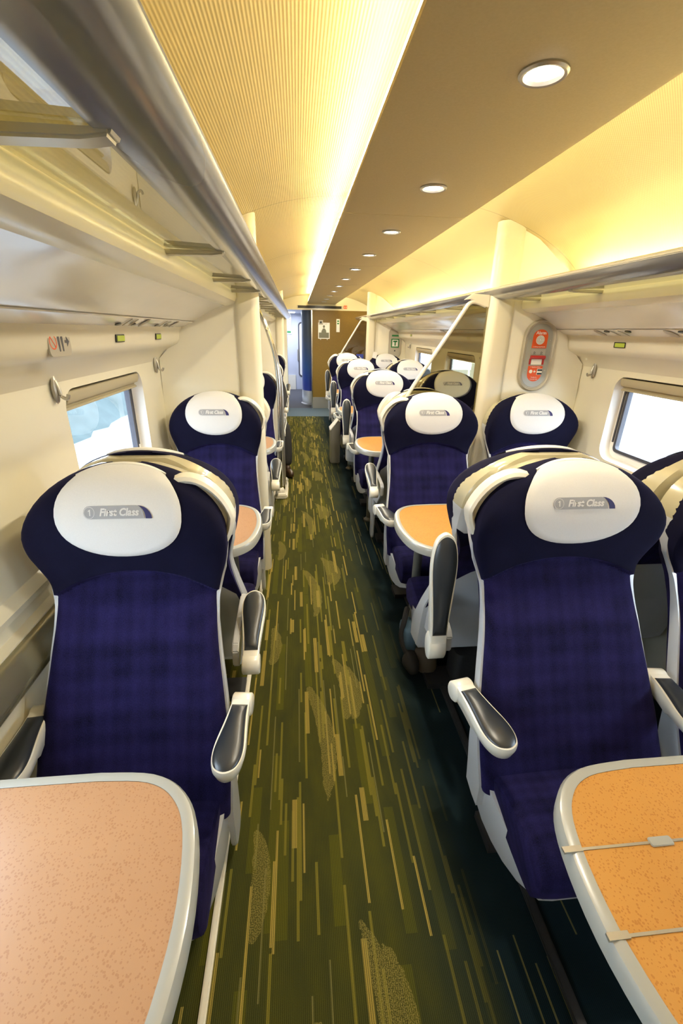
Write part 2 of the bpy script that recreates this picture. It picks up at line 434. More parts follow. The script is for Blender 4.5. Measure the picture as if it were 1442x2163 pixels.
def window(side, w0, w1):
    global NW
    NW += 1
    sg = -1 if side == 'left' else 1
    X = CX+sg*WX
    ro = empty('window_%d' % NW, (X, (w0+w1)/2, .91))
    tag(ro, None, None, kind='structure')
    W_, H_ = w1-w0, .48; cz = .24
    def ring(bm, o_, i_, x0, x1):
        lo = rrect(W_-2*o_, H_-2*o_, max(.075-o_, .02), 6, 0, cz); li = rrect(W_-2*i_, H_-2*i_, max(.075-i_, .02), 6, 0, cz)
        n = len(lo)
        a, b = [bm.verts.new((x0, y, z)) for y, z in lo], [bm.verts.new((x1, y, z)) for y, z in li]
        for k in range(n): bm.faces.new((a[k], a[(k+1) % n], b[(k+1) % n], b[k]))
    bm = B(); ring(bm, 0, .012, 0, sg*.055); ring(bm, .012, .045, sg*.055, sg*.060)
    fin('window_reveal', bm, M['white'], ro)
    bm = B(); ring(bm, .045, .050, sg*.060, sg*.048); ring(bm, .050, .066, sg*.048, sg*.050); ring(bm, .066, .068, sg*.050, sg*.075)
    # guide slots for the blind at both ends
    for s in (-1, 1): box(bm, sg*.0535-.003, sg*.0535+.003, s*(W_/2-.030)-.005, s*(W_/2-.030)+.005, .10, .41)
    fin('window_gasket', bm, M['gask'], ro)
    bm = B(); lp = rrect(W_-.13, H_-.13, .03, 5, 0, cz)
    bm.faces.new([bm.verts.new((sg*.070, y, z)) for y, z in lp]); fin('window_pane', bm, M['clear'], ro, smooth=False)
    bm = B()
    prism(bm, [(sg*a, b+.045) for a, b in [(.003, .425), (.003, .40), (.010, .384), (.026, .378), (.030, .371), (.018, .366), (.016, .358), (.038, .356), (.052, .37), (.052, .425)]], 'y', -W_/2+.035, W_/2-.035)
    fin('roller_blind', bm, M['blind'], ro, bevel=.002)
for s in ('left', 'right'):
    for a in wins: window(s, *a)

# under-rack panels, ceilings
def arch(sg, mat, lab):
    pts = [(.24, 2.262), (.40, 2.252), (.60, 2.215), (.80, 2.150), (.95, 2.080), (1.08, 1.995), (1.17, 1.905), (1.21, 1.81), (1.21, 1.735)]
    bm = B(); strip(bm, [(CX+sg*p.x, p.y) for p in smooth_pts([(a, z, 0) for a, z in pts], 5)], Y0, Y1)
    tag(fin('ceiling', bm, mat), lab, 'ceiling', kind='structure')
arch(-1, M['ribL'], 'warm lit ribbed ceiling curving down behind the left luggage rack')
arch(1, M['ribR'], 'warm lit perforated ceiling curving down behind the right luggage rack')
bm = B(); strip(bm, [(CX-.24, 2.262), (CX+.24, 2.262)], Y0, Y1); tag(fin('ceiling', bm, M['ribL']), 'flat ceiling strip hidden above the central lighting panel', 'ceiling', kind='structure')
# central lighting panel in sections
for k, (a, b) in enumerate([(Y0, .62), (.626, 2.345), (2.351, 4.07), (4.076, 5.79), (5.796, 7.51), (7.516, 9.84)]):
    bm = B(); prism(bm, [(CX-.29, 2.112), (CX-.288, 2.103), (CX-.27, 2.098), (CX+.27, 2.098), (CX+.288, 2.103), (CX+.29, 2.112), (CX+.26, 2.125), (CX-.26, 2.125)], 'y', a, b)
    tag(fin('ceiling', bm, M['panel']), None, None, kind='structure')
# cove lamps above the panel edges and behind the rack lips
seg = [(Y0, -.75), (-.65, 1.00), (1.06, 2.70), (2.80, 4.44), (4.56, 6.14), (6.28, 7.88), (8.02, 9.7)]
WORDS = ['behind the camera', 'just above the camera', 'nearest in view', 'second in view', 'third in view', 'fourth in view', 'farthest']
for sg, sn in ((-1, 'left'), (1, 'right')):
    for k, (a, b) in enumerate(seg):
        bm = B(); tube(bm, [(CX+sg*.267, a, 2.150), (CX+sg*.267, b, 2.150)], .011, 8)
        tag(fin('light_tube', bm, M['tube']), 'warm cove light tube along the %s edge of the ceiling panel, %s' % (sn, WORDS[k]), 'light', 'cove light tubes')
        if sg < 0: continue
        bm = B(); tube(bm, [(CX+sg*1.10, a, 1.885), (CX+sg*1.10, b, 1.885)], .010, 8)
        tag(fin('light_tube', bm, M['tubes']), 'warm light tube lying at the back of the %s luggage rack, %s' % (sn, WORDS[k]), 'light', 'shelf light tubes')
# downlights
bmr = B(); lathe(bmr, [(.0335, 0.004), (.048, .002), (.050, -.004), (.046, -.008), (.040, -.007), (.0335, .003)], (0, 0, 0)); 
ys = [1.128+.785*k for k in range(11)]
names = ['nearest', 'second', 'third', 'fourth', 'fifth', 'sixth', 'seventh', 'eighth', 'ninth', 'tenth', 'eleventh']
d0 = empty('downlight', (CX+.004, ys[0], 2.098))
fin('rim', bmr, M['satin'], d0)
bm = B(); lathe(bm, [(.0335, -.0015), (.0300, -.003), (.001, -.004)], (0, 0, 0)); fin('lens', bm, M['down'], d0)
for y in ys:                                   # the light each downlight gives
    l_ = bpy.data.lights.new('downlight_lamp', 'AREA'); l_.shape = 'DISK'; l_.size = .06; l_.energy = DOWN_W; l_.color = (1, .90, .70)
    lo_ = bpy.data.objects.new('downlight_lamp', l_); COL.objects.link(lo_); lo_.location = (CX+.004, y, 2.086)
index_kids()
for k, y in enumerate(ys):
    d = d0 if k == 0 else copy_tree(d0)
    d.location.y = y
    tag(d, 'small round recessed downlight in the central ceiling panel, %s along from the camera' % names[k], 'downlight', 'downlights in the ceiling panel')
# ---------------------------------------------------------------- luggage racks
def rack(side):
    sg = -1 if side == 'left' else 1
    X = lambda a: CX+sg*a
    ro = empty('luggage_rack', (X(.78), 2.8, 1.72))
    tag(ro, 'long overhead luggage rack with glass floor and grey front lip, %s side' % side, 'luggage rack', 'luggage racks')
    def part(name, bm, mat, **k):
        o = fin(name, bm, mat, None, **k); o.parent = ro; o.matrix_parent_inverse = Matrix.Translation(-ro.location); return o
    ye = 9.25
    bm = B(); prism(bm, [(X(a), z) for a, z in [(.632, 1.846), (.628, 1.836), (.636, 1.822), (.662, 1.800), (.700, 1.787), (.716, 1.787), (.720, 1.797), (.690, 1.812), (.668, 1.828), (.655, 1.848), (.645, 1.853)]], 'y', Y0, ye)
    part('front_lip', bm, M['lip'], bevel=.002)
    bm = B(); prism(bm, [(X(a), z) for a, z in [(.715, 1.7905), (.852, 1.7925), (.852, 1.7985), (.715, 1.7965)]], 'y', Y0, ye)
    part('glass_floor', bm, M['rackg'], smooth=False)
    bm = B(); pr = [(.862, 1.800), (.848, 1.785), (.846, 1.765), (.855, 1.742), (.880, 1.728), (.905, 1.722), (1.21, 1.735), (1.21, 1.80)]
    prism(bm, [(X(a), z) for a, z in pr], 'y', Y0, ye); part('bullnose', bm, M['bull'])
    index_kids()
    b0 = None
    for y in ([.02, .60, 1.36, 2.06, 2.60, 3.25, 3.85, 4.6, 5.2, 5.9, 6.6, 7.2, 7.6, 8.3, 8.9]):
        bm = B(); prism(bm, [(X(.690), 1.800), (X(.700), 1.782), (X(.730), 1.778), (X(.858), 1.776), (X(.866), 1.789), (X(.72), 1.7895)], 'y', y-.016, y+.016)
        part('bracket', bm, M['bracket'], bevel=.003)
rack('left'); rack('right')
for sg, sn in ((-1, 'left'), (1, 'right')):
    bm = B(); X = lambda a: CX+sg*a
    pts = smooth_pts([(.880, 1.732, 0), (.95, 1.712, 0), (1.03, 1.675, 0), (1.10, 1.634, 0), (1.17, 1.603, 0), (1.20, 1.598, 0)], 4)
    strip(bm, [(X(p.x), p.y) for p in pts], Y0, 9.3)
    strip(bm, [(X(1.098), 1.6325), (X(1.100), 1.6290), (X(1.104), 1.6290), (X(1.106), 1.6310)], Y0, 9.3)
    tag(fin('trim_%d' % (1 if sg < 0 else 2), bm, M['under']), 'glossy cream panel sloping from the %s rack to the wall' % sn, 'panel', kind='structure')

# heater/duct ledge under windows, floor rails
for sg, sn, k in ((-1, 'left', 3), (1, 'right', 4)):
    bm = B(); X = lambda a: CX+sg*a
    prism(bm, [(X(a), z) for a, z in [(1.30, .66), (1.265, .67), (1.252, .69), (1.250, .725), (1.262, .745), (1.270, .765), (1.285, .775), (1.31, .775)]], 'y', Y0, 9.8)
    tag(fin('trim_%d' % k, bm, M['heater'], bevel=.003), 'metal heater ledge below the %s windows' % sn, 'ledge', kind='structure')
bm = B(); box(bm, -.278, -.258, Y0, 8.8, 0, .014); tag(fin('trim_5', bm, M['cream'], bevel=.004), 'cream seat rail on the floor left of the aisle', 'rail', kind='structure')
bm = B(); box(bm, .66, .69, Y0, 8.8, 0, .014); tag(fin('trim_6', bm, M['dark'], bevel=.004), 'dark seat rail on the floor right of the aisle', 'rail', kind='structure')

# ---------------------------------------------------------------- bulkheads with pillars
def bulk_poly(sg, x_in):
    X = lambda a: CX+sg*a
    return [(X(x_in), 0.), (X(x_in), 2.19), (X(.95), 2.07), (X(1.17), 1.90), (X(1.20), 1.58), (X(1.20), 1.53), (X(1.26), 1.49), (X(1.32), 1.43), (X(1.33), .93), (X(1.24), .70), (X(1.2), 0)]
wn = 0
for yb in (2.80, 7.80):
    for sg, sn, xin, xp in ((-1, 'left', .88, .795), (1, 'right', .80, .725)):
        where = 'nearer' if yb < 5 else 'farther'
        bm = B(); prism(bm, bulk_poly(sg, xin-.02), 'y', yb, yb+.045)
        tag(fin('wall_bulkhead', bm, M['wall2'], smooth=False), '%s cream cross wall on the %s between pillar and side wall' % (where, sn), 'wall', kind='structure')
        bm = B(); w_ = .07 if sg < 0 else .078
        o_ = rrect(2*w_, .11, .045, 6, CX+sg*xp, yb+.02)
        prism(bm, o_, 'z', 0., 2.19)
        tag(fin('wall_pillar', bm, M['wall']), '%s cream pillar with rounded edges rising to the %s rack' % (where, sn), 'pillar', kind='structure')

# ---------------------------------------------------------------- end wall, vestibule
def ebox(name, x0, x1, y0, y1, z0, z1, m, lab, cat, bev=0., kind='structure'):
    bm = B(); box(bm, x0, x1, y0, y1, z0, z1); o = fin(name, bm, M[m], bevel=bev, smooth=bool(bev)); tag(o, lab, cat, kind=kind); return o
ebox('wall_end', .318, CX+1.33, 9.85, 9.90, .22, 1.985, 'wood', 'cork brown end partition right of the doorway', 'wall')
ebox('baseboard_end', .318, CX+1.33, 9.842, 9.90, 0, .24, 'satin', 'brushed metal kick plate below the brown partition', 'baseboard')
ebox('trim_7', .296, .320, 9.83, 9.90, 0, 1.985, 'chrome', 'metal edge of the end partition beside the doorway', 'trim', .003)
ebox('wall_end', CX-1.33, CX+1.33, 9.85, 9.90, 1.985, 2.30, 'wall', 'cream header above the end doorway', 'wall')
ebox('wall_end', CX-1.33, -.205, 9.40, 9.90, 0, 1.985, 'wall', 'cream cupboard wall left of the end doorway', 'wall')
ebox('wall_vestibule', -.9, .9, 13.2, 13.25, 0, 2.2, 'vest', 'pale blue grey wall at the back of the vestibule', 'wall')
ebox('wall_vestibule', -.95, -.9, 9.9, 13.2, 0, 2.2, 'vest', 'left side wall of the vestibule', 'wall')
ebox('wall_vestibule', .9, .95, 9.9, 13.2, 0, 2.2, 'vest', 'right side wall of the vestibule', 'wall')
ebox('ceiling', -.9, .9, 9.9, 13.2, 2.02, 2.06, 'vest', 'vestibule ceiling', 'ceiling')
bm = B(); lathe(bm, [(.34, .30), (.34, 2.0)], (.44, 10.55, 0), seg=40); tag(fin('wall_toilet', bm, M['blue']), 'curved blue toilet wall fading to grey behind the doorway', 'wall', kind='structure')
bm = B(); lathe(bm, [(.37, 0), (.37, .02), (.345, .04), (.345, .31), (.34, .32)], (.44, 10.55, 0), seg=40); tag(fin('baseboard_toilet', bm, M['satin']), 'metal foot of the curved blue wall', 'baseboard', kind='structure')
# vestibule door with a rounded window
do = empty('door_1', (-.02, 13.19, 0)); tag(do, kind='structure')
bm = B(); box(bm, -.02, .50, -.03, 0, 0, 1.95); fin('door_leaf', bm, M['vest'], do, bevel=.004)
bm = B(); prism(bm, rrect(.40, 1.45, .09, 6, .25, 1.08), 'y', -.042, -.03); fin('door_gasket', bm, M['gask'], do)
bm = B(); prism(bm, rrect(.33, 1.38, .07, 6, .25, 1.08), 'y', -.048, -.042); fin('door_pane', bm, M['white'], do)
bm = B(); box(bm, .02, .06, -.06, -.04, .80, 1.10); fin('door_handle', bm, M['satin'], do, bevel=.004)
ebox('trim_8', -.60, -.06, 13.17, 13.2, .0, .40, 'cream', 'cream kick panel at the foot of the vestibule wall', 'trim')
ebox('wall_back', CX-1.4, CX+1.4, Y0-.05, Y0, 0, 2.4, 'wall', 'cream wall closing the saloon behind the camera', 'wall')
la = bpy.data.lights.new('vestibule_light', 'AREA'); la.energy = 16; la.size = .6; la.color = (.85, .9, 1)
lo = bpy.data.objects.new('vestibule_light', la); COL.objects.link(lo); lo.location = (-.3, 12.3, 2.0)
bm = B(); prism(bm, rrect(.5, .3, .05, 5, -.3, 12.3), 'z', 2.005, 2.02); tag(fin('ceiling_light', bm, emis('vestibule_lamp', (.9, .95, 1), 6)), 'bright rectangular light in the vestibule ceiling', 'light')

# passenger information display
di = empty('information_display', (.48, 9.85, 2.04)); tag(di, 'long black information display above the end doorway', 'display')
bm = B(); prism(bm, rrect(.95, .062, .01, 3), 'y', -.016, 0.); fin('housing', bm, M['satin'], di, bevel=.002)
bm = B(); box(bm, -.455, .44, -.019, -.015, -.024, .024); fin('screen', bm, M['black'], di)
di2 = empty('toilet_indicator', (1.0, 9.85, 2.05)); tag(di2, 'small red toilet indicator right of the black display', 'sign')
bm = B(); box(bm, -.035, .035, -.010, 0, -.03, .03); fin('housing', bm, M['org'], di2, bevel=.002)
bm = B()
for x in (-.015, .015):
    lathe(bm, [(.005, -.012), (.005, -.010)], (x, 0, .015), 'y', 10); box(bm, x-.006, x+.006, -.012, -.010, -.018, .008)
fin('figures', bm, M['wht'], di2)
# poster, switch, small box on the brown partition
po = empty('poster', (.56, 9.845, 1.44)); tag(po, 'white framed magazine cover poster on the brown partition', 'poster')
bm = B(); box(bm, -.12, .12, -.006, 0, 0, .31); fin('sheet', bm, M['wht'], po, smooth=False)
bm = B(); box(bm, -.105, .105, -.008, -.005, .015, .12); lathe(bm, [(.022, -.010), (.022, -.006)], (0, 0, .235), 'y', 16, sy=1.25)
prism(bm, [(-.065, .05), (-.05, .15), (-.02, .20), (.02, .20), (.045, .16), (.06, .05)], 'y', -.010, -.006); fin('picture', bm, M['pphoto'], po, smooth=False)
bm = B(); add_text(bm, 'LEADER', .038, Matrix.Translation((0, -.008, .285)) @ FACE, 0); fin('title', bm, M['satin'], po, smooth=False)
bm = B()
for x in (-.07, .07): lathe(bm, [(.012, -.02), (.012, 0)], (x, 0, -.01), 'y', 12)
fin('clip', bm, M['satin'], po)
sw = empty('switch_box', (.495, 9.848, 1.755)); tag(sw, 'small square switch with a dark window above the poster', 'switch')
bm = B(); box(bm, -.045, .045, -.015, 0, -.045, .045); fin('cover', bm, M['plate'], sw, bevel=.004)
bm = B(); box(bm, -.02, .02, -.018, -.014, -.02, .02); fin('window', bm, M['black'], sw)
nb = empty('notice_plate', (.855, 9.848, 1.70)); tag(nb, 'narrow white notice with green symbols right of the poster', 'notice')
bm = B(); box(bm, -.035, .035, -.006, 0, -.125, .125); fin('sheet', bm, M['wht'], nb, smooth=False)
bm = B()
for z in (.04, .085): box(bm, -.02, .02, -.008, -.005, z-.014, z+.014)
fin('symbol', bm, M['green'], nb, smooth=False)
vm = empty('framed_map', (-.22, 13.195, 1.75)); tag(vm, 'narrow white framed map on the vestibule wall', 'map')
bm = B(); box(bm, -.07, .07, -.02, 0, -.26, .26); fin('frame', bm, M['wht'], vm, bevel=.004)
bm = B()
for k in range(9): box(bm, -.045+.03*(k % 3), -.028+.03*(k % 3), -.022, -.019, .2-.045*k, .215-.045*k)
box(bm, -.05, .05, -.022, -.019, -.23, -.18); fin('print', bm, M['green'], vm, smooth=False)

# ---------------------------------------------------------------- seats
zk = np.array([.30, .37, .45, .55, .65, .75, .85, .92, .97, 1.02, 1.08, 1.14, 1.20, 1.25, 1.29])
yk = np.array([-.46, -.43, -.385, -.335, -.285, -.235, -.175, -.140, -.145, -.160, -.168, -.163, -.140, -.105, -.060])
zs = np.linspace(.30, 1.29, 400); yv = np.interp(zs, zk, yk); ker = np.hanning(31); ker /= ker.sum()
yv = np.convolve(np.pad(yv, 15, mode='edge'), ker, 'valid')
hk = np.array([.290, .292, .288, .272, .258, .250, .250, .266, .284, .295, .297])
hz = np.array([.30, .40, .50, .62, .72, .80, .86, .92, .97, 1.02, 1.06])
hv = np.interp(zs, hz, hk); hv = np.convolve(np.pad(hv, 10, mode='edge'), np.hanning(21)/np.hanning(21).sum(), 'valid')
ZTOP, ZC = 1.257, 1.05
def hw(z):
    if z <= ZC: return float(np.interp(z, zs, hv))
    q = min((z-ZC)/(ZTOP-ZC), 1.); return float(np.interp(ZC, zs, hv))*(1-q**2.15)**(1/2.0)
def yc(z): return float(np.interp(z, zs, yv))
def ztop(x): 
    a = hw(ZC); q = min(abs(x)/a, .9999); return ZC+(ZTOP-ZC)*(1-q**2.0)**(1/2.15)
def yf(x, z):
    y = yc(z)-.018*(abs(x)/.29)**3
    zc = .965-.085*(x/.27)**2
    if z < zc:
        q = min((zc-z)/.014, 1.); y += .022*q*q*(3-2*q)*math.exp(-(zc-z)/.05)
    # rolled over the top
    d = ztop(x)-z
    if d < .03 and z > ZC: y += .016*(1-max(d, 0)/.03)**2*min((z-ZC)/.08, 1.)
    return y
def seat_parts(root, side):
    """side: +1 aisle on +x local, -1 aisle on -x local, 0 none"""
    # backrest: padded front with rounded edges
    rows = list(np.linspace(.33, .80, 30))+list(np.linspace(.806, 1.05, 62))+[ZC+(ZTOP-.002-ZC)*math.sin(PI/2*k/14) for k in range(1, 15)]
    us = [math.sin(PI/2*k/22)*.999 for k in range(-22, 23)]
    for part_, r0, r1, mat in (('backrest', .33, 9, 'fab'),):
        bm = B(); fr = []
        for z in rows:
            h = max(hw(z), .02)
            fr.append([bm.verts.new((h*u, yf(h*u, z)+.040*(1-math.sqrt(max(0, 1-abs(u)**7))), z)) for u in us])
        for a, b in zip(fr, fr[1:]):
            for i in range(len(us)-1): bm.faces.new((a[i], a[i+1], b[i+1], b[i]))
        bk = []
        for z in rows:
            h = max(hw(z), .02)*.985; y = yc(z)+.085 if z < 1.2 else yc(1.2)+.085
            bk.append([bm.verts.new((h*us[0], y, z)), bm.verts.new((h*us[-1], y, z))])
        for i in range(len(rows)-1):
            for e, j in ((0, 0), (-1, 1)): bm.faces.new((fr[i][e], fr[i+1][e], bk[i+1][j], bk[i][j]))
            bm.faces.new((bk[i][0], bk[i+1][0], bk[i+1][1], bk[i][1]))
        top = fr[-1]; bt = bk[-1]
        bm.faces.new(top+[bt[1], bt[0]])
        fin('backrest', bm, M['fab'], root)
    # headrest cover
    bm = B(); n = 14; A_, Bv_, cz = .178, .124, 1.142
    rings = []
    cen = bm.verts.new((0, yf(0, cz)-.008, cz))
    for i in range(1, n+1):
        ring = []
        for k in range(48):
            a = 2*PI*k/48; q = i/n
            e = 1.12 if math.sin(a) > 0 else 1.
            x = A_*q*abs(math.cos(a))**.92*(1 if math.cos(a) > 0 else -1); z = cz+Bv_*q*math.sin(a)*(abs(math.sin(a))**(-.08) if abs(math.sin(a)) > .01 else 1)
            z = min(z, ztop(x)+.002)
            ring.append(bm.verts.new((x, yf(x, min(z, ztop(x)-.002))-(.008 if i < n else .002), z)))
        rings.append(ring)
    for k in range(48): bm.faces.new((cen, rings[0][k], rings[0][(k+1) % 48]))
    for a, b in zip(rings, rings[1:]):
        for k in range(48): bm.faces.new((a[k], b[k], b[(k+1) % 48], a[(k+1) % 48]))
    # fold over the top of the headrest
    xs = [-.128+.256*k/20 for k in range(21)]; g = []
    for x in xs:
        zt = ztop(x)+.006; w_ = (1-(abs(x)/.130)**2.5); yfx = yf(x, ztop(x)-.004)
        zt -= .006*(1-w_); path = [(yfx-.006*w_-.002, zt-.022), (yfx-.004*w_-.001, zt-.010), (yfx+.002, zt-.002), (yfx+.006+.012*w_, zt-.002), (yfx+.007+.016*w_, zt-.006)]
        g.append([bm.verts.new((x, y, z)) for y, z in path])
    for a, b in zip(g, g[1:]):
        for i in range(len(a)-1): bm.faces.new((a[i], a[i+1], b[i+1], b[i]))
    cv = fin('headrest_cover', bm, M['cover'], root)
    # printed badge
    def conf(bm, off):
        for v in bm.verts: v.co.y = yf(v.co.x, v.co.z)-off+v.co.y
    def slab(bm, loop, mi, rows_=1):
        c = [sum(p[0] for p in loop)/len(loop), sum(p[1] for p in loop)/len(loop)]
        bm.faces.new([bm.verts.new((p[0], 0, p[1])) for p in loop]).material_index = mi
    bm = B(); bz = 1.152; hh = .0165
    bar = []
    for k in range(9): a = PI/2+PI*k/8; bar.append((-.078+hh*math.cos(a), bz+hh*math.sin(a)))
    for x in (-.05, -.02, .01, .04): bar.append((x, bz-hh))
    for k in range(7): a = PI/2*k/6; bar.append((.052+.022*math.cos(a), bz-hh+2*hh*math.sin(a)))
    for x in (.03, 0, -.03, -.06): bar.append((x, bz+hh))
    slab(bm, bar, 0)
    sw_ = [(.056, bz+hh)]+[(.056+.040*math.sin(PI/2*k/6), bz-hh+2*hh*math.cos(PI/2*k/6)) for k in range(1, 7)]+[(.078, bz-hh)]+[(.052+.026*math.cos(PI/2*k/6), bz-hh+2*hh*math.sin(PI/2*k/6)) for k in range(1, 6)]
    slab(bm, sw_, 1)
    bmesh.ops.triangulate(bm, faces=bm.faces); bmesh.ops.subdivide_edges(bm, edges=bm.edges, cuts=2, use_grid_fill=False)
    bmesh.ops.triangulate(bm, faces=bm.faces)
    conf(bm, .0100); fin('badge', bm, [M['gprint'], M['nprint']], cv, smooth=False)
    bm = B(); T = Matrix.Translation
    add_text(bm, 'First Class', .026, T((.004, 0, bz)) @ FACE, 0, shear=.22, bold=.0009, ext=0)
    bm.faces.new([bm.verts.new((-.077+a, 0, bz+b)) for a, b in ((-.0005, -.0075), (.0022, -.0075), (.0022, .0078), (.0002, .0078), (-.0042, .0045), (-.0032, .0028), (-.0005, .0046))])
    prv = [(-.078+.0148*math.cos(2*PI*k/24), bz+.0148*math.sin(2*PI*k/24)) for k in range(24)]; pri = [(-.078+.0138*math.cos(2*PI*k/24), bz+.0138*math.sin(2*PI*k/24)) for k in range(24)]
    va = [bm.verts.new((x, 0, z)) for x, z in prv]; vb = [bm.verts.new((x, 0, z)) for x, z in pri]
    for k in range(24): bm.faces.new((va[k], va[(k+1) % 24], vb[(k+1) % 24], vb[k]))
    for v in bm.verts: v.co.y = yf(v.co.x, v.co.z)-.0112
    fin('lettering', bm, M['cover'], cv, smooth=False)
    # shell behind the padding
    bm = B(); R = []
    zr = list(np.linspace(.25, 1.04, 56))+[ZC+(ZTOP-.012-ZC)*math.sin(PI/2*k/24) for k in range(0, 25)]
    for z in zr:
        h = (max(hw(max(z, .33)), .02)+(.006 if z < .95 else .006*max(0, 1-(z-.95)/.06)-.004))
        y0_ = yc(max(z, .33))+float(np.interp(z, [.90, 1.0], [.028, .055]))
        y1_ = float(np.interp(z, [.16, .5, .8, .95, 1.05, 1.2, 1.27], [-.33, -.27, -.13, -.06, -.012, -.004, -.03]))
        if y1_ < y0_+.02: y1_ = y0_+.02
        sec = [(-h, y0_), (-h, y0_+.35*(y1_-y0_)), (-h*.985, y1_-.012), (-h*.90, y1_), (-h*.5, y1_+.004), (0, y1_+.004), (h*.5, y1_+.004), (h*.90, y1_), (h*.985, y1_-.012), (h, y0_+.35*(y1_-y0_)), (h, y0_)]
        R.append([bm.verts.new((x, y, z)) for x, y in sec])
    for a, b in zip(R, R[1:]):
        for i in range(len(a)-1): bm.faces.new((a[i], a[i+1], b[i+1], b[i])).material_index = 1 if a[0].co.z > 1.05 else 0
        bm.faces.new((a[-1], a[0], b[0], b[-1]))
    bm.faces.new(R[0]); bm.faces.new(R[-1]).material_index = 1
    fin('shell', bm, [M['shell'], M['band']], root)
    # cushion
    bm = B(); prof = [(-.36, .30), (-.64, .265), (-.685, .285), (-.702, .33), (-.698, .375), (-.675, .408), (-.63, .418), (-.52, .402), (-.36, .375)]
    prof = [(p.x, p.y) for p in smooth_pts([(a, b, 0) for a, b in prof], 4)]
    us2 = [-.262, -.255, -.235, -.20, -.1, 0, .1, .20, .235, .255, .262]; ins = [.03, .012, .004, 0, 0, 0, 0, 0, .004, .012, .03]
    cy, cz2 = -.53, .34; R = []
    for x, q in zip(us2, ins):
        R.append([bm.verts.new((x, cy+(y-cy)*(1-q*3), cz2+(z-cz2)*(1-q*8))) for y, z in prof])
    n_ = len(prof)
    for a, b in zip(R, R[1:]):
        for i in range(n_): bm.faces.new((a[i], a[(i+1) % n_], b[(i+1) % n_], b[i]))
    bm.faces.new(R[0]); bm.faces.new(R[-1]); fin('seat_cushion', bm, M['fab'], root)
    # seat pan
    bm = B(); R = []
    for y, h, zt, zb in ((-.665, .228, .285, .228), (-.60, .250, .305, .190), (-.54, .262, .322, .172), (-.48, .270, .336, .165), (-.42, .276, .350, .170), (-.36, .280, .360, .195), (-.31, .275, .365, .24)):
        R.append([bm.verts.new(p) for p in ((-h, y, zt), (-h, y, (zt+zb)/2), (-h*.97, y, zb+.01), (-h*.8, y, zb), (h*.8, y, zb), (h*.97, y, zb+.01), (h, y, (zt+zb)/2), (h, y, zt))])
    for a, b in zip(R, R[1:]):
        for i in range(7): bm.faces.new((a[i], a[i+1], b[i+1], b[i]))
        bm.faces.new((a[7], a[0], b[0], b[7]))
    bm.faces.new(R[0]); bm.faces.new(R[-1]); fin('seat_pan', bm, M['shell'], root)
    bm = B()
    prism(bm, rrect(.20, .13, .03, 4, 0, -.36), 'z', 0, .2); box(bm, -.22, .22, -.42, -.30, .0, .03); fin('pedestal', bm, M['dark'], root)
    for s in ((side,) if abs(side) == 1 else ()):
        if s > 0:
            bm = B(); prism(bm, rrect(.11, .50, .045, 5, -.315, .30), 'x', .262, .282); fin('side_panel', bm, M['shell'], root, bevel=.004)
        # shoulder grab handle: a dished disc with a rounded rim
        bm = B(); cx_, cz_ = s*.212, 1.105
        prf = [(.001, -.062), (.070, -.062), (.084, -.064), (.090, -.078), (.097, -.082), (.106, -.076), (.110, -.060), (.108, -.040), (.095, -.030), (.001, -.030)]
        lathe(bm, prf, (cx_, -.032, cz_), 'y', 40, sx=1., sy=1.16)
        for v in bm.verts:                       # taper to the lower end
            dz = v.co.z-cz_
            if dz < 0: v.co.x += s*.0-(v.co.x-cx_)*min(.35, (-dz)*1.8)-s*dz*.10
            else: v.co.x -= s*dz*.25
        fin('grab_handle', bm, M['cream'], root)
ARMN = 0
def arm_mesh():
    L = .265
    def outl(sc, l0, l1):
        out = []
        ws = [(0, .028), (.05, .031), (.11, .038), (.17, .046), (.21, .046), (.24, .038), (.257, .024), (.265, .0)]
        R_ = [(w_*sc, -(l0+(l1-l0)*y/L)) for y, w_ in ws]
        return R_+[(-x, y) for x, y in R_[::-1][1:]]
    bm = B(); o_ = [(p.x, p.y) for p in smooth_pts([(a, b, 0) for a, b in outl(1., -.01, L)], 3)]
    n = len(o_); R = []
    for sc, z in ((.62, -.040), (.86, -.032), (1., -.010), (1., .002), (.96, .008), (.88, .009)):
        R.append([bm.verts.new((x*sc, (y+.12)*(1-(1-sc)*.35)-.12, z-(.012 if z < -.02 else 0)*(y/-.265 < .5))) for x, y in o_])
    for a, b in zip(R, R[1:]):
        for i in range(n): bm.faces.new((a[i], a[(i+1) % n], b[(i+1) % n], b[i]))
    bm.faces.new(R[0]); bm.faces.new(R[-1])
    lathe(bm, [(.001, -.032), (.030, -.032), (.034, -.028), (.034, .028), (.030, .032), (.001, .032)], (0, .004, -.022), 'x', 24)
    bmesh.ops.recalc_face_normals(bm, faces=bm.faces)
    me = bpy.data.meshes.new('armrest'); bm.to_mesh(me); bm.free(); me.materials.append(M['cream'])
    bm = B(); o2 = [(p.x, p.y) for p in smooth_pts([(a, b, 0) for a, b in outl(.89, .030, L-.007)], 3)]
    n = len(o2); R = []
    for sc, z in ((1., .0075), (1., .0095), (.94, .0135), (.8, .018), (.5, .0215), (.15, .0225)):
        R.append([bm.verts.new((x*sc, (y+.13)*(1-(1-sc)*.75)-.13, z)) for x, y in o2])
    for a, b in zip(R, R[1:]):
        for i in range(n): bm.faces.new((a[i], a[(i+1) % n], b[(i+1) % n], b[i]))
    bm.faces.new(R[0]); bm.faces.new(R[-1]); bmesh.ops.recalc_face_normals(bm, faces=bm.faces)
    mp = bpy.data.meshes.new('arm_pad'); bm.to_mesh(mp); bm.free(); mp.materials.append(M['pad'])
    for m_ in (me, mp):
        for p in m_.polygons: p.use_smooth = True
        m_.set_sharp_from_angle(angle=math.radians(50))
    return me, mp
ARM = arm_mesh()
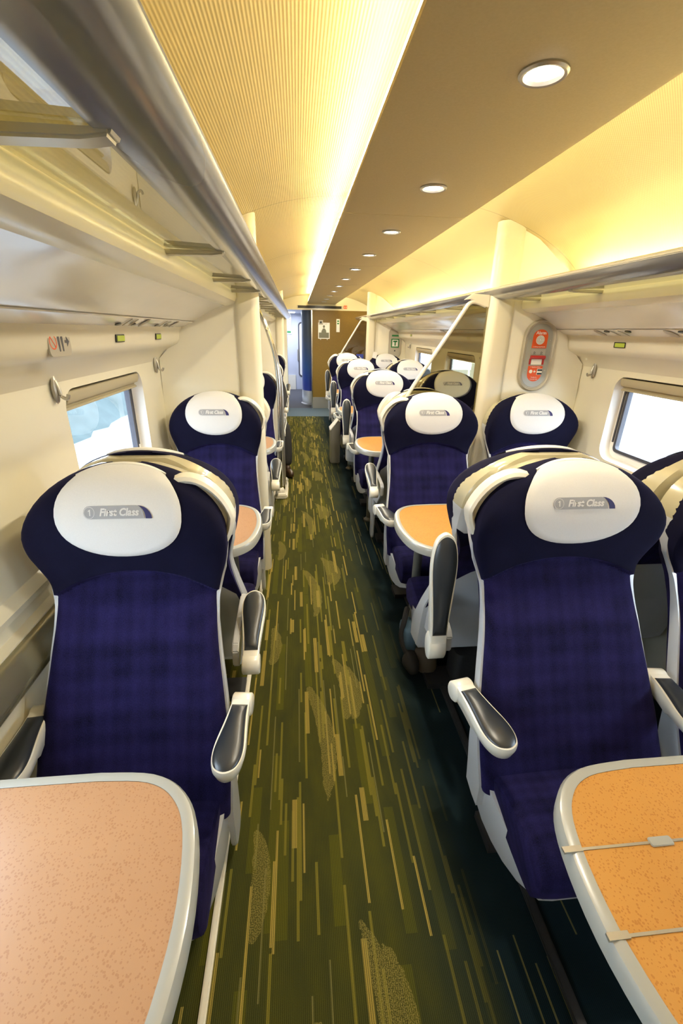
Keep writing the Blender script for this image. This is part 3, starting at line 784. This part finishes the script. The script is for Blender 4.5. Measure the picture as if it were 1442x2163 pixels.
def add_arm(root, x, y, z, pitch=0., yaw=0., L=1., wd=1.):
    a = bpy.data.objects.new('armrest', ARM[0]); COL.objects.link(a); a.parent = root
    a.location = (x, y, z); a.rotation_euler = (-pitch, 0, yaw); a.scale = (wd, L, 1)
    p = bpy.data.objects.new('arm_pad', ARM[1]); COL.objects.link(p); p.parent = a
protos = {}
for sd in (1, -1, 0, 2, -2):
    r_ = empty('train_seat'); seat_parts(r_, sd); protos[sd] = r_
index_kids()
used = set()
def seat(side, x, ym, back, label, arms, group):
    if side not in used: o = protos[side]; used.add(side)
    else: o = copy_tree(protos[side])
    o.location = (x, ym, 0); o.rotation_euler = (0, 0, PI if back else 0)
    tag(o, label, 'seat', group)
    for a in arms: add_arm(o, **a)
    if x < 0: o.scale = (.9, 1, 1)
    if back and any(a['x'] for a in arms):      # plate that carries the raised armrest of the rear seat
        a = arms[0]; bm = B(); sx = 1 if a['x'] > 0 else -1
        prism(bm, [(a['y']-.03, a['z']-.05), (a['y']-.03, a['z']+.01), (a['y']-.05, a['z']+.03), (-.22, .64), (-.26, .40), (-.1, .42)], 'x', sx*.262, sx*.288); fin('arm_bracket', bm, M['shell'], o, bevel=.004)
    return o
FL = dict(y=-.285, z=.585, pitch=0.)
def fwd(s, yaw=.10, pitch=-.03): return dict(x=s*.325, y=-.265, z=.585, pitch=pitch, yaw=s*-yaw, L=.90)
ordn = ['nearest', 'second', 'third', 'fourth', 'fifth']
Rm = [1.27, 2.77, 4.39, 6.08, 7.76]
Lm = [1.265, 2.765, 4.50, 6.05, 7.74]
G1, G2 = 'first class seats facing the camera', 'first class seats facing away from the camera'
backarm = {0: (1.47, 1.66), 1: (.5, 1.), 2: (1.5, 1.5), 3: (1.5, 1.5), 4: (1.5, 1.5)}
for i in range(5):
    # left single seats
    seat(1, -.475 if i != 1 else -.488, Lm[i], False, 'navy seat facing us left of the aisle, %s along, white First Class cover' % ordn[i], [fwd(1), dict(fwd(-1), x=-.298)], G1)
    seat(-1 if i in (1, 4) else -2, -.475, Lm[i]+(.002 if i in (0, 3) else .11), True, 'navy seat facing away, left of the aisle, back to back with the %s single seat' % ordn[i],
         [dict(x=-.335, y=.10 if i == 0 else -.1, z=.585, pitch=.45, yaw=0)], G2)
    # right aisle seats
    seat(-1, .82, Rm[i], False, 'navy seat facing us right of the aisle, %s along, white First Class cover' % ordn[i], [fwd(-1, .20), fwd(1, .1)], G1)
    p, L = backarm[i]
    seat(1 if i in (1, 4) else 2, .82, Rm[i]+(.002 if i in (0, 2, 3) else .09), True, 'navy aisle seat facing away on the right, back to back with the %s aisle seat' % ordn[i],
         [dict(x=.330 if i == 0 else .345, y=.03 if i == 0 else .06, z=.54 if i == 0 else .585, pitch=p, yaw=0, L=L)], G2)
    # right window seats
    seat(0, 1.48, Rm[i], False, 'navy window seat facing us on the right, %s along, white First Class cover' % ordn[i], [], G1)
    seat(0, 1.48, Rm[i]+(.002 if i in (0, 2, 3) else .09), True, 'navy window seat facing away on the right, behind the %s window seat' % ordn[i], [], G2)

# ---------------------------------------------------------------- tables
def table(side, cy, label, hinged=False, ly=0.):
    sg = -1 if side == 'left' else 1
    xa, xw = (-.185, CX-1.27) if sg < 0 else (.462, CX+1.27)
    hy = .28
    ro = empty('table', ((xa+xw)/2, cy, 0)); tag(ro, label, 'table', 'tables between facing seats')
    x0 = xa-ro.location.x; x1 = xw-ro.location.x; s = sg
    raw = [(x1, hy), (x0+s*.24, hy), (x0+s*.13, hy-.012), (x0+s*.06, hy-.055), (x0+s*.018, hy-.135), (x0, 0), (x0+s*.018, -hy+.135), (x0+s*.06, -hy+.055), (x0+s*.13, -hy+.012), (x0+s*.24, -hy), (x1, -hy)]
    core = [(p.x, p.y) for p in smooth_pts([(a, b, 0) for a, b in raw[1:-1]], 5)]
    out = [raw[0]]+core+[raw[-1]]
    rimw = .026
    inn = [(raw[0][0]-s*.0, hy-rimw)]
    P = [Vector(p) for p in core]
    for k, p in enumerate(P):
        t_ = (P[min(k+1, len(P)-1)]-P[max(k-1, 0)]).normalized(); nrm_ = Vector((t_.y, -t_.x))
        if nrm_.dot(Vector((s, 0))-Vector((0, p.y))*2) < 0: nrm_ = -nrm_
        q = p+nrm_*rimw; inn.append((q.x, q.y))
    inn.append((raw[-1][0], -hy+rimw))
    n = len(out)
    bm = B(); L_ = []
    for poly, off, z in ((out, 0, .700), (out, 0, .7265), (out, .2, .7355), (out, .6, .7395), (inn, 0, .7385)):
        row = []
        for k in range(n):
            a, b = Vector(out[k]), Vector(inn[k]); c = a.lerp(b, off) if poly is out else b
            row.append(bm.verts.new((c.x, c.y, z)))
        L_.append(row)
    low_ = [bm.verts.new((Vector(out[k]).lerp(Vector(inn[k]), .5).x, Vector(out[k]).lerp(Vector(inn[k]), .5).y, .693)) for k in range(n)]
    L_.insert(0, low_)
    for a, b in zip(L_, L_[1:]):
        for i in range(n): bm.faces.new((a[i], a[(i+1) % n], b[(i+1) % n], b[i]))
    bm.faces.new(L_[0]); fin('table_edge', bm, M['rim'], ro)
    bm = B(); prism(bm, inn, 'z', .715, .7375); tt = fin('tabletop', bm, M['lamp' if sg < 0 else 'lamo'], ro, smooth=False)
    bm = B(); lx = .45 if hinged else .16
    tube(bm, [(x0+s*lx, ly, 0), (x0+s*lx, ly, .70)], .024, 16); lathe(bm, [(.045, 0), (.045, .012), (.026, .03)], (x0+s*lx, ly, 0)); fin('leg', bm, M['legm'], ro)
    bm = B(); box(bm, min(x0+s*(lx-.06), x1), max(x0+s*(lx-.06), x1), ly-.03, ly+.03, .66, .695); fin('support_rail', bm, M['satin'], ro, bevel=.004)
    if hinged:
        bm = B()
        for yy in (.110, -.013): box(bm, x0-.002+.02, x1, yy-.0022, yy+.0022, .7375, .7390)
        for yy in (.110, -.013): prism(bm, [(x0+.0, yy-.004), (x0+.036, yy-.004), (x0+.036, yy+.006), (x0+.0, yy+.006)], 'z', .735, .7405)
        fin('hinge_seam', bm, M['satin'], ro)
        bm = B(); prism(bm, rrect(.045, .016, .004, 3, x0+.19, .110), 'z', .7375, .7412); fin('hinge', bm, M['rim'], ro, bevel=.001)
    return ro
for k, y in enumerate((.34, 1.88, 3.52, 5.22, 6.88)): table('right', y, 'orange cork topped table with grey rim right of the aisle, %s%s' % (ordn[k], ', with folding flap seams' if k == 0 else ''), k == 0, (0., .13, .105, .015, .04)[k])
for k, y in enumerate((.40, 1.93, 3.56, 5.14, 6.88)): table('left', y, 'pale cork topped table with grey rim left of the aisle, %s along' % ordn[k], False, (0., .086, .13, .19, .02)[k])

# ---------------------------------------------------------------- glass draught screens
def screen(yb, label, xs):
    ro = empty('draught_screen', (xs+.5, yb, 0)); tag(ro, label, 'screen', 'smoked glass draught screens')
    pts = [(1.14, 1.755), (1.07, 1.775), (1.035, 1.765), (1.01, 1.73), (.92, 1.585), (.80, 1.395), (.70, 1.225), (.625, 1.02), (.605, .80), (.62, .55), (.62, .05)]
    P = smooth_pts([(a-.5-(.0), 0, z) for a, z in pts], 5)
    bm = B(); tube(bm, P, .0125, 12); 
    for v in bm.verts: v.co.x += 0
    fin('rail', bm, M['satin' if 0 else 'cream'], ro)
    bm = B(); poly = [(p.x, p.z) for p in P]+[(1.16-.5, .05), (1.16-.5, 1.77)]
    prism(bm, poly, 'y', -.003, .003); fin('glass_panel', bm, M['tint'], ro, smooth=False)
    bm = B(); prism(bm, [(.50, 1.785), (.55, 1.82), (.655, 1.815), (.655, 1.745), (.60, 1.765), (.54, 1.79)], 'y', -.012, .012); fin('top_bracket', bm, M['cream'], ro, bevel=.003)
    return ro
screen(2.815, 'smoked glass screen with slanting cream rail beside the near right pillar', .0)
screen(7.83, 'smoked glass screen with slanting rail beside the far right pillar', .03)

# left chrome rails, cream draught panel, floor tray
dl = empty('draught_screen', (-.4, 4.547, 0)); tag(dl, 'cream draught panel with curved yellowish rail behind the third left seat', 'screen')
P = smooth_pts([(-.42, 0, 1.80), (-.335, 0, 1.72), (-.27, 0, 1.58), (-.215, 0, 1.40), (-.18, 0, 1.2), (-.165, 0, 1.0), (-.165, 0, .6), (-.165, 0, .02)], 5)
P = [p+Vector((.4, 0, 0)) for p in P]
bm = B(); tube(bm, P, .016, 12); fin('rail', bm, M['satin'], dl)
bm = B(); prism(bm, [(p.x, p.z) for p in P]+[(-.40, .02), (-.40, 1.80)], 'y', -.008, .008); fin('panel', bm, M['wall2'], dl, smooth=False)
hr = empty('handrail', (-.2, 4.305, 0)); tag(hr, 'curved chrome handrail rising from the floor to the left rack', 'handrail')
P = smooth_pts([(-.37, .03, 1.80), (-.30, .0, 1.68), (-.257, .0, 1.56), (-.213, 0, 1.40), (-.19, 0, 1.22), (-.183, 0, 1.0), (-.190, 0, .5), (-.20, 0, .05)], 5)
bm = B(); tube(bm, [p+Vector((.2, 0, 0)) for p in P], .019, 14); fin('rail', bm, M['chrome'], hr)
bm = B(); lathe(bm, [(.045, 0), (.045, .06), (.03, .085), (.02, .09)], (0, 0, 0)); fin('foot', bm, M['cream'], hr)
tr = empty('floor_tray', (-.19, 4.45, 0)); tag(tr, 'cream open base frame on the floor beside the chrome handrail', 'frame')
bm = B(); box(bm, -.07, .055, -.26, -.20, 0, .05); box(bm, .035, .055, -.20, .22, 0, .05); box(bm, -.07, .055, .22, .32, 0, .05); fin('frame', bm, M['cream'], tr, bevel=.01)

# ---------------------------------------------------------------- wall fittings
hk0 = empty('coat_hook', (0, 0, 0))
bm = B(); lathe(bm, [(.001, 0), (.024, 0), (.027, .004), (.024, .009), (.014, .012), (.001, .013)], (0, 0, 0), 'x', 24, sy=1.0)
for v in bm.verts: v.co.z *= 1.75; v.co.y *= .62
tube(bm, smooth_pts([(.008, 0, .028), (.016, 0, .0), (.020, 0, -.022), (.036, 0, -.030), (.043, 0, -.016)], 4), .006, 10)
fin('hook', bm, M['satin'], hk0)
index_kids()
hooks = [('left', 1.575), ('left', 2.70), ('left', 4.35), ('left', 5.9), ('right', 1.45), ('right', 2.665), ('right', 4.40), ('right', 5.87), ('right', 7.42)]
for k, (s, y) in enumerate(hooks):
    o = hk0 if k == 0 else copy_tree(hk0)
    o.location = (CX-1.318, y, 1.402) if s == 'left' else (CX+1.318, y, 1.402); o.rotation_euler = (0, 0, 0 if s == 'left' else PI)
    cnt = [h for h in hooks[:k+1] if h[0] == s]
    tag(o, 'oval metal coat hook on the %s wall, %s from the camera' % (s, ordn[len(cnt)-1]), 'coat hook', 'coat hooks between the windows')
rd0 = empty('reservation_display', (0, 0, 0))
bm = B(); prism(bm, rrect(.085, .028, .003, 3), 'x', 0, .004); fin('bezel', bm, M['black'], rd0)
bm = B(); prism(bm, rrect(.074, .020, .002, 3, .004), 'x', .004, .0055); fin('screen', bm, M['lime'], rd0)
index_kids()
for k, (s, y) in enumerate([('left', 1.87), ('left', 2.37), ('right', 1.10), ('right', 2.315), ('right', 4.1), ('right', 5.25), ('right', 6.9)]):
    o = rd0 if k == 0 else copy_tree(rd0)
    o.location = (CX-1.1885, y, 1.558) if s == 'left' else (CX+1.1885, y, 1.558); o.rotation_euler = (0, .08 if s == 'left' else .08, 0 if s == 'left' else PI)
    tag(o, 'small green seat reservation display on the %s wall moulding, %s' % (s, ['nearer one', 'farther one', 'outside the frame', 'above the coat hook', 'behind the glass screen', 'fourth along', 'farthest'][k]), 'display', 'seat reservation displays')
# service panel slots under the rack
def slots(side, y, label):
    sg = -1 if side == 'left' else 1
    ro = empty('service_panel', (CX+sg*1.135, y, 1.6165)); tag(ro, label, 'service panel', 'reading light and speaker panels under the racks')
    ro.rotation_euler = (0, sg*.43, 0)
    m = PI if sg < 0 else 0
    def lens(cx, cy, l, w_, rot): return [(cx+math.cos(rot)*l*math.cos(a)-math.sin(rot)*w_*math.sin(a), cy+math.sin(rot)*l*math.cos(a)+math.cos(rot)*w_*math.sin(a)) for a in [2*PI*k/20 for k in range(20)]]
    for cy, cx in ((-.125, -.018), (.035, -.018)):
        bm = B(); prism(bm, lens(cx, cy, .010, .022, 0), 'z', -.0035, -.001); fin('spotlight', bm, M['black'], ro)
    for cy in (-.075, -.01):
        bm = B(); prism(bm, lens(0, cy, .032, .005, -.5), 'z', -.0035, -.001); fin('slot', bm, M['satin'], ro)
    bm = B(); prism(bm, lens(0, .11 if sg > 0 else .12, .036, .022, -.5), 'z', -.003, -.001); fin('speaker_grille', bm, M['plate'], ro)
slots('left', 1.90, 'slots and spotlights under the left rack beside the window'); slots('right', 2.31, 'slots and spotlights under the right rack beside the alarm panel')
slots('right', 1.82, 'slots and spotlights under the right rack at the frame edge'); slots('right', 5.1, 'slots and spotlights under the right rack behind the glass screen')
slots('left', 2.37, 'slots and spotlights under the left rack nearest the cross wall')
# no smoking / toilets plate
sp = empty('toilet_sign', (CX-1.192, 1.41, 1.556)); tag(sp, 'small beige sign with no smoking symbol, toilet figures and arrow', 'sign')
bm = B(); prism(bm, rrect(.125, .078, .016, 5), 'x', -.002, .004); fin('plate', bm, M['plate'], sp)
bm = B()
def ringx(bm, cy, cz, r1, r2, x):
    a = [bm.verts.new((x, cy+r1*math.cos(2*PI*k/28), cz+r1*math.sin(2*PI*k/28))) for k in range(28)]; b = [bm.verts.new((x, cy+r2*math.cos(2*PI*k/28), cz+r2*math.sin(2*PI*k/28))) for k in range(28)]
    for k in range(28): bm.faces.new((a[k], a[(k+1) % 28], b[(k+1) % 28], b[k]))
ringx(bm, -.038, 0, .020, .0165, .0046)
box(bm, .0044, .0048, -.038-.0015, -.038+.0015, -.018, .018, mat=Matrix.Translation((0, -.038, 0)) @ Matrix.Rotation(.7, 4, 'X') @ Matrix.Translation((0, .038, 0))); fin('prohibition_ring', bm, M['org'], sp, smooth=False)
bm = B()
for cy in (-.006, .013):
    bm.faces.new([bm.verts.new((.0046, cy+.0045*math.cos(2*PI*k/14), .021+.0045*math.sin(2*PI*k/14))) for k in range(14)])
    prism(bm, [(cy-.006, .014), (cy+.006, .014), (cy+.005, -.004), (cy+.003, -.026), (cy-.003, -.026), (cy-.005, -.004)], 'x', .0043, .0047)
prism(bm, [(.028, .004), (.040, .004), (.040, .014), (.055, 0), (.040, -.014), (.040, -.004), (.028, -.004)], 'x', .0043, .0047)
fin('symbols', bm, M['gask'], sp, smooth=False)
# passenger alarm
al = empty('alarm_panel', (1.508, 2.797, 1.475)); tag(al, 'oval passenger alarm panel with orange labels on the right cross wall', 'alarm')
def stad(w_, h_): return rrect(w_, h_, w_/2-.001, 10)
bm = B(); R = []
for w_, y in ((.215, 0), (.212, -.010), (.200, -.020), (.186, -.018), (.178, -.010), (.166, -.010), (.160, -.006)):
    R.append([bm.verts.new((x, y, z)) for x, z in stad(w_, w_+.215)])
for a, b in zip(R, R[1:]):
    for i in range(len(a)): bm.faces.new((a[i], a[(i+1) % len(a)], b[(i+1) % len(a)], b[i]))
fin('frame', bm, M['plate'], al)
bm = B(); prism(bm, stad(.162, .377), 'y', -.009, -.004); fin('face_plate', bm, M['rim'], al)
bm = B()
for x in (-.066, .066):
    for z in (.095, -.085):
        bm = B(); lathe(bm, [(.004, -.0105), (.004, -.009)], (x, 0, z), 'y', 10); fin('screw', bm, M['satin'], al)
bm = B(); up = [(-.048, .048), (.048, .048), (.048, .115)]+[(.048*math.cos(PI*k/12), .115+.042*math.sin(PI*k/12)) for k in range(1, 12)]+[(-.048, .115)]
prism(bm, up, 'y', -.0105, -.008); fin('label_orange', bm, M['org'], al, smooth=False); bm = B()
lo_ = [(-.048, -.058), (.048, -.058), (.048, -.105)]+[(.048*math.cos(PI*k/12), -.105-.048*math.sin(PI*k/12)) for k in range(1, 12)]+[(-.048, -.105)]
prism(bm, lo_, 'y', -.0105, -.008); fin('label_orange', bm, M['org'], al, smooth=False)
for x in (-.043, .043):
    bm = B(); box(bm, x-.006, x+.006, -.0112, -.008, -.05, -.015); fin('handle_slot', bm, M['red'], al, smooth=False)
bm = B(); lathe(bm, [(.027, -.0125), (.027, -.0100)], (0, 0, .096), 'y', 28); lathe(bm, [(.011, -.0125), (.011, -.0100)], (-.027, 0, -.092), 'y', 20)
box(bm, -.034, .034, -.0105, -.008, -.05, -.015); prism(bm, [(-.010, -.092), (-.001, -.083), (-.001, -.089), (.006, -.089), (.006, -.095), (-.001, -.095), (-.001, -.101)], 'y', -.0115, -.0100)
box(bm, .014, .048, -.0112, -.0100, -.112, -.074)
T = Matrix.Translation
add_text(bm, 'Alarm', .026, T((0, -.0112, .136)) @ FACE, 0, bold=.0004)
add_text(bm, '1. Lift flap & pull handle', .0085, T((0, -.0112, .056)) @ FACE, 0)
add_text(bm, '2. Speak to driver', .009, T((0, -.0112, -.065)) @ FACE, 0)
add_text(bm, 'Penalty for', .009, T((0, -.0112, -.127)) @ FACE, 0); add_text(bm, 'improper use', .009, T((0, -.0112, -.138)) @ FACE, 0)
fin('label_print', bm, M['wht'], al, smooth=False)
bm = B()
for r_, n_ in ((.008, 8), (.015, 14), (.022, 20)):
    for k in range(n_): lathe(bm, [(.0017, -.0132), (.0017, -.0126)], (r_*math.cos(2*PI*k/n_), 0, .096+r_*math.sin(2*PI*k/n_)), 'y', 6)
fin('speaker_holes', bm, M['black'], al, smooth=False); bm = B()
for x in (-.024, .022):
    for z in (.012, .021): prism(bm, [(x-.007, z), (x, z+.007), (x+.007, z), (x+.007, z-.003), (x, z+.004), (x-.007, z-.003)], 'y', -.0125, -.0115)
fin('chevrons', bm, M['black'], al, smooth=False)
for z in (-.083, -.105):
    bm = B(); box(bm, .017, .048, -.0122, -.0108, z-.005, z+.005); fin('grip_slot', bm, M['black'], al, smooth=False)
bm = B(); box(bm, -.048, .048, -.0115, -.008, .004, .042); fin('flap', bm, M['satin'], al, bevel=.001)
bm = B(); tube(bm, [(-.046, -.020, -.006), (.046, -.020, -.006)], .011, 14); fin('handle', bm, M['red'], al)
# green emergency equipment panel at the far bulkhead
gp = empty('emergency_panel', (1.648, 7.797, 1.43)); tag(gp, 'grey panel with green emergency symbol on the far right cross wall', 'sign')
bm = B(); prism(bm, rrect(.215, .44, .06, 6), 'y', -.02, 0); fin('cover', bm, M['plate'], gp, bevel=.004)
bm = B(); box(bm, -.06, .06, -.024, -.019, .10, .125); box(bm, -.068, .068, -.024, -.019, -.075, .065); fin('green_label', bm, M['green'], gp, smooth=False)
bm = B(); box(bm, -.05, .05, -.026, -.023, -.058, .048); fin('white_field', bm, M['wht'], gp, smooth=False)
bm = B(); box(bm, -.035, .035, -.028, -.025, .012, .035); box(bm, -.010, .010, -.028, -.025, -.045, .02); fin('symbol', bm, M['green'], gp, smooth=False)
bm = B(); lathe(bm, [(.012, -.026), (.012, -.018)], (0, 0, -.125), 'y', 14); fin('lock', bm, M['gask'], gp)
# wheelchair sticker on far screen
ws_ = empty('wheelchair_sticker', (1.06, 7.818, 1.17)); tag(ws_, 'small blue wheelchair sticker on the far glass screen', 'sticker')
bm = B(); box(bm, -.06, .06, -.002, 0, -.07, .07); fin('sheet', bm, M['navyp'], ws_, smooth=False)
bm = B(); lathe(bm, [(.03, -.004), (.03, -.002)], (.005, 0, -.02), 'y', 18); box(bm, -.012, -.002, -.004, -.002, -.01, .04); box(bm, -.002, .022, -.004, -.002, .01, .017); fin('symbol', bm, M['wht'], ws_, smooth=False)
# reservation cards on the seats
for (x, y, z, r_, lb) in ((1.285, 7.62, 1.235, .25, 'white reservation card tucked into the farthest window seat headrest'), (1.29, 6.0, 1.225, -.35, 'cream reservation card tucked into the fourth window seat headrest')):
    bm = B(); box(bm, -.035, .035, -.0008, .0008, -.05, .05); o = fin('reservation_card', bm, M['paper'], smooth=False); o.location = (x, y, z); o.rotation_euler = (-.2, r_, 0)
    tag(o, lb, 'card', 'reservation cards')
# litter bin
lb = empty('litter_bin', (.50, 5.56, 0)); tag(lb, 'grey metal litter bin with sloping top beside the aisle', 'bin')
bm = B(); pr = [(-.10, 0), (-.105, .44), (-.005, .555), (.022, .56), (.022, 0)]; prism(bm, pr, 'y', -.10, .10); fin('body', bm, M['satin'], lb, bevel=.012, seg=3)
bm = B(); prism(bm, [(-.11, .44), (-.005, .568), (.0, .56), (-.10, .43)], 'y', -.104, .104); fin('lid', bm, M['cream'], lb, bevel=.003)
# papers lying in the left rack
for k, (y, m_, lb_) in enumerate(((3.55, 'org', 'red packet lying on the left glass rack'), (4.1, 'paper', 'white papers lying on the left glass rack'))):
    bm = B(); box(bm, -.05, .05, -.11, .11, 0, .018); o = fin('packet' if k == 0 else 'paper_stack', bm, M[m_], bevel=.003); o.location = (CX-.79, y, 1.7985); o.rotation_euler = (0, 0, .2)
    tag(o, lb_, 'packet' if k == 0 else 'papers')

# ---------------------------------------------------------------- bag and passenger
bp = empty('backpack', (.595, 1.80, 0)); tag(bp, 'brown backpack with blue side on the floor behind the right armrest', 'backpack')
def blob(bm, c, r, s, seed, sub=3, amp=.12):
    n0 = len(bm.verts); bmesh.ops.create_icosphere(bm, subdivisions=sub, radius=1.)
    bm.verts.ensure_lookup_table(); rnd = random.Random(seed); ph = [rnd.uniform(0, 6) for _ in range(6)]
    for v in bm.verts[n0:]:
        p = v.co.copy(); k = 1+amp*(math.sin(4*p.x+ph[0])+math.sin(5*p.y+ph[1])+math.sin(4.5*p.z+ph[2]))/2
        q = Vector([math.copysign(abs(t_)**.75, t_) for t_ in p])
        v.co = Vector((c[0]+q.x*s[0]*k, c[1]+q.y*s[1]*k, c[2]+q.z*s[2]*k))
bm = B(); blob(bm, (.02, .0, .075), 1, (.075, .15, .075), 1); fin('body', bm, M['bagm'], bp)
bm = B(); blob(bm, (-.055, -.01, .155), 1, (.032, .085, .085), 2); fin('side_pocket', bm, M['bagb'], bp)
bm = B(); tube(bm, smooth_pts([(-.05, .06, .27), (-.075, -.0, .25), (-.095, -.04, .16), (-.06, -.10, .07)], 5), .014, 8); fin('strap', bm, M['cloth'], bp)
bm = B(); blob(bm, (-.055, -.11, .07), 1, (.04, .06, .05), 4); fin('front_pocket', bm, M['cloth'], bp)

def skin_body(name, verts, edges, mat, parent, sub=2):
    me = bpy.data.meshes.new(name); me.from_pydata([v[:3] for v in verts], edges, []); o = bpy.data.objects.new(name, me); COL.objects.link(o); o.parent = parent
    md = o.modifiers.new('skin', 'SKIN'); sk = me.skin_vertices[0].data
    for i, v in enumerate(verts):
        r = v[3]; sk[i].radius = r if isinstance(r, tuple) else (r, r)
    sk[0].use_root = True
    md2 = o.modifiers.new('sub', 'SUBSURF'); md2.levels = sub; md2.render_levels = sub
    me.materials.append(mat); return o
pe = empty('person', (-.42, 5.75, 0)); tag(pe, 'seated person in dark coat and trousers, legs and brown shoes reaching the aisle', 'person')
V = [(0, .02, .50, (.15, .11)), (0, .04, .68, (.14, .10)), (0, .08, .88, (.15, .10)), (0, .10, 1.02, (.14, .09)), (0, .09, 1.10, .05), (0, .07, 1.16, .048), (0, .05, 1.22, (.07, .085)), (0, .05, 1.30, (.072, .09)), (0, .055, 1.36, (.05, .06)),
     (.10, -.08, .50, .085), (.245, -.52, .54, .080), (.275, -.66, .30, .068), (.280, -.75, .11, .055),
     (-.10, -.08, .50, .085), (-.02, -.50, .54, .062), (.16, -.60, .28, .060), (.205, -.66, .10, .048),
     (.19, .10, .99, .055), (.25, .0, .80, .042), (.20, -.20, .66, .032), (-.19, .10, .99, .055), (-.23, -.02, .80, .042), (-.08, -.20, .66, .032)]
E_ = [(0, 1), (1, 2), (2, 3), (3, 4), (4, 5), (5, 6), (6, 7), (7, 8), (0, 9), (9, 10), (10, 11), (11, 12), (0, 13), (13, 14), (14, 15), (15, 16), (3, 17), (17, 18), (18, 19), (3, 20), (20, 21), (21, 22)]
body = skin_body('body', V, E_, M['cloth'], pe)
for (x, y, r_, lbn) in ((.295, -.80, .35, 0), (.205, -.70, -.1, 1)):
    bm = B(); blob(bm, (0, 0, .045), 1, (.042, .115, .045), 7, 3, .03); blob(bm, (0, .05, .08), 1, (.036, .05, .05), 8, 2, .02)
    o = fin('shoe', bm, M['shoe'], pe); o.location = (x, y, 0); o.rotation_euler = (0, 0, r_)
bm = B(); blob(bm, (0, .045, 1.285), 1, (.078, .092, .115), 9, 3, .02)
for v in bm.verts:
    v.co.z = max(v.co.z, 1.19)
blob(bm, (0, -.05, 1.265), 1, (.010, .016, .022), 3, 2, 0)
for x in (-.08, .08): blob(bm, (x, .05, 1.275), 1, (.010, .018, .028), 3, 2, 0)
fin('head', bm, M['skin'], pe)
bm = B(); blob(bm, (0, .065, 1.325), 1, (.086, .095, .095), 10, 3, .04); fin('hair', bm, M['hair'], pe)
for s, x, y in ((1, .19, -.24), (-1, -.06, -.24)):
    V = [(x, y+.03, .655, .026), (x, y-.03, .65, (.036, .018)), (x, y-.07, .645, (.034, .015))]; E2 = [(0, 1), (1, 2)]
    for k in range(4):
        b = len(V); dx = (k-1.5)*.018; l = (.055, .065, .06, .048)[k]
        V += [(x+dx, y-.085, .645, .009), (x+dx*1.1, y-.085-l*.55, .638, .0085), (x+dx*1.15, y-.085-l, .622, .007)]; E2 += [(2, b), (b, b+1), (b+1, b+2)]
    b = len(V); V += [(x-s*.040, y-.04, .642, .010), (x-s*.052, y-.075, .632, .008)]; E2 += [(1, b), (b, b+1)]
    skin_body('hand', V, E2, M['skin'], pe, 1)

# ---------------------------------------------------------------- outside
bm = B(); box(bm, -30, CX-1.75, -20, 40, -1.0, -.35); tag(fin('ground', bm, M['ground'], smooth=False), 'pale platform outside the left windows', 'ground', kind='structure')
bm = B(); box(bm, CX+1.75, 30, -20, 40, -1.0, -.35); tag(fin('ground', bm, M['ground'], smooth=False), 'pale ground outside the right windows', 'ground', kind='structure')
bm = B()
nx, ny = 6, 90; g = []
for j in range(ny):
    y = -8+j*.5; row = []
    for i in range(nx):
        z = -.35+1.6*math.sin(i/(nx-1)*PI/2)+random.uniform(-.12, .18); row.append(bm.verts.new((-4.0-i*.5+random.uniform(-.15, .15), y+random.uniform(-.1, .1), z if i else -.4)))
    g.append(row)
for a, b in zip(g, g[1:]):
    for i in range(nx-1): bm.faces.new((a[i], a[i+1], b[i+1], b[i]))
o = fin('hedge', bm, M['leafm']); tag(o, 'green leafy hedge bank beyond the left window', 'hedge')
bm = B()
for j in range(14): box(bm, 7.0, 7.06, -6+j*2.2, -5.94+j*2.2, -.35, 1.3)
for z in (.5, 1.2): box(bm, 7.01, 7.05, -6, 23, z, z+.06)
tag(fin('fence', bm, M['white']), 'pale post and rail fence seen through the right window', 'fence')
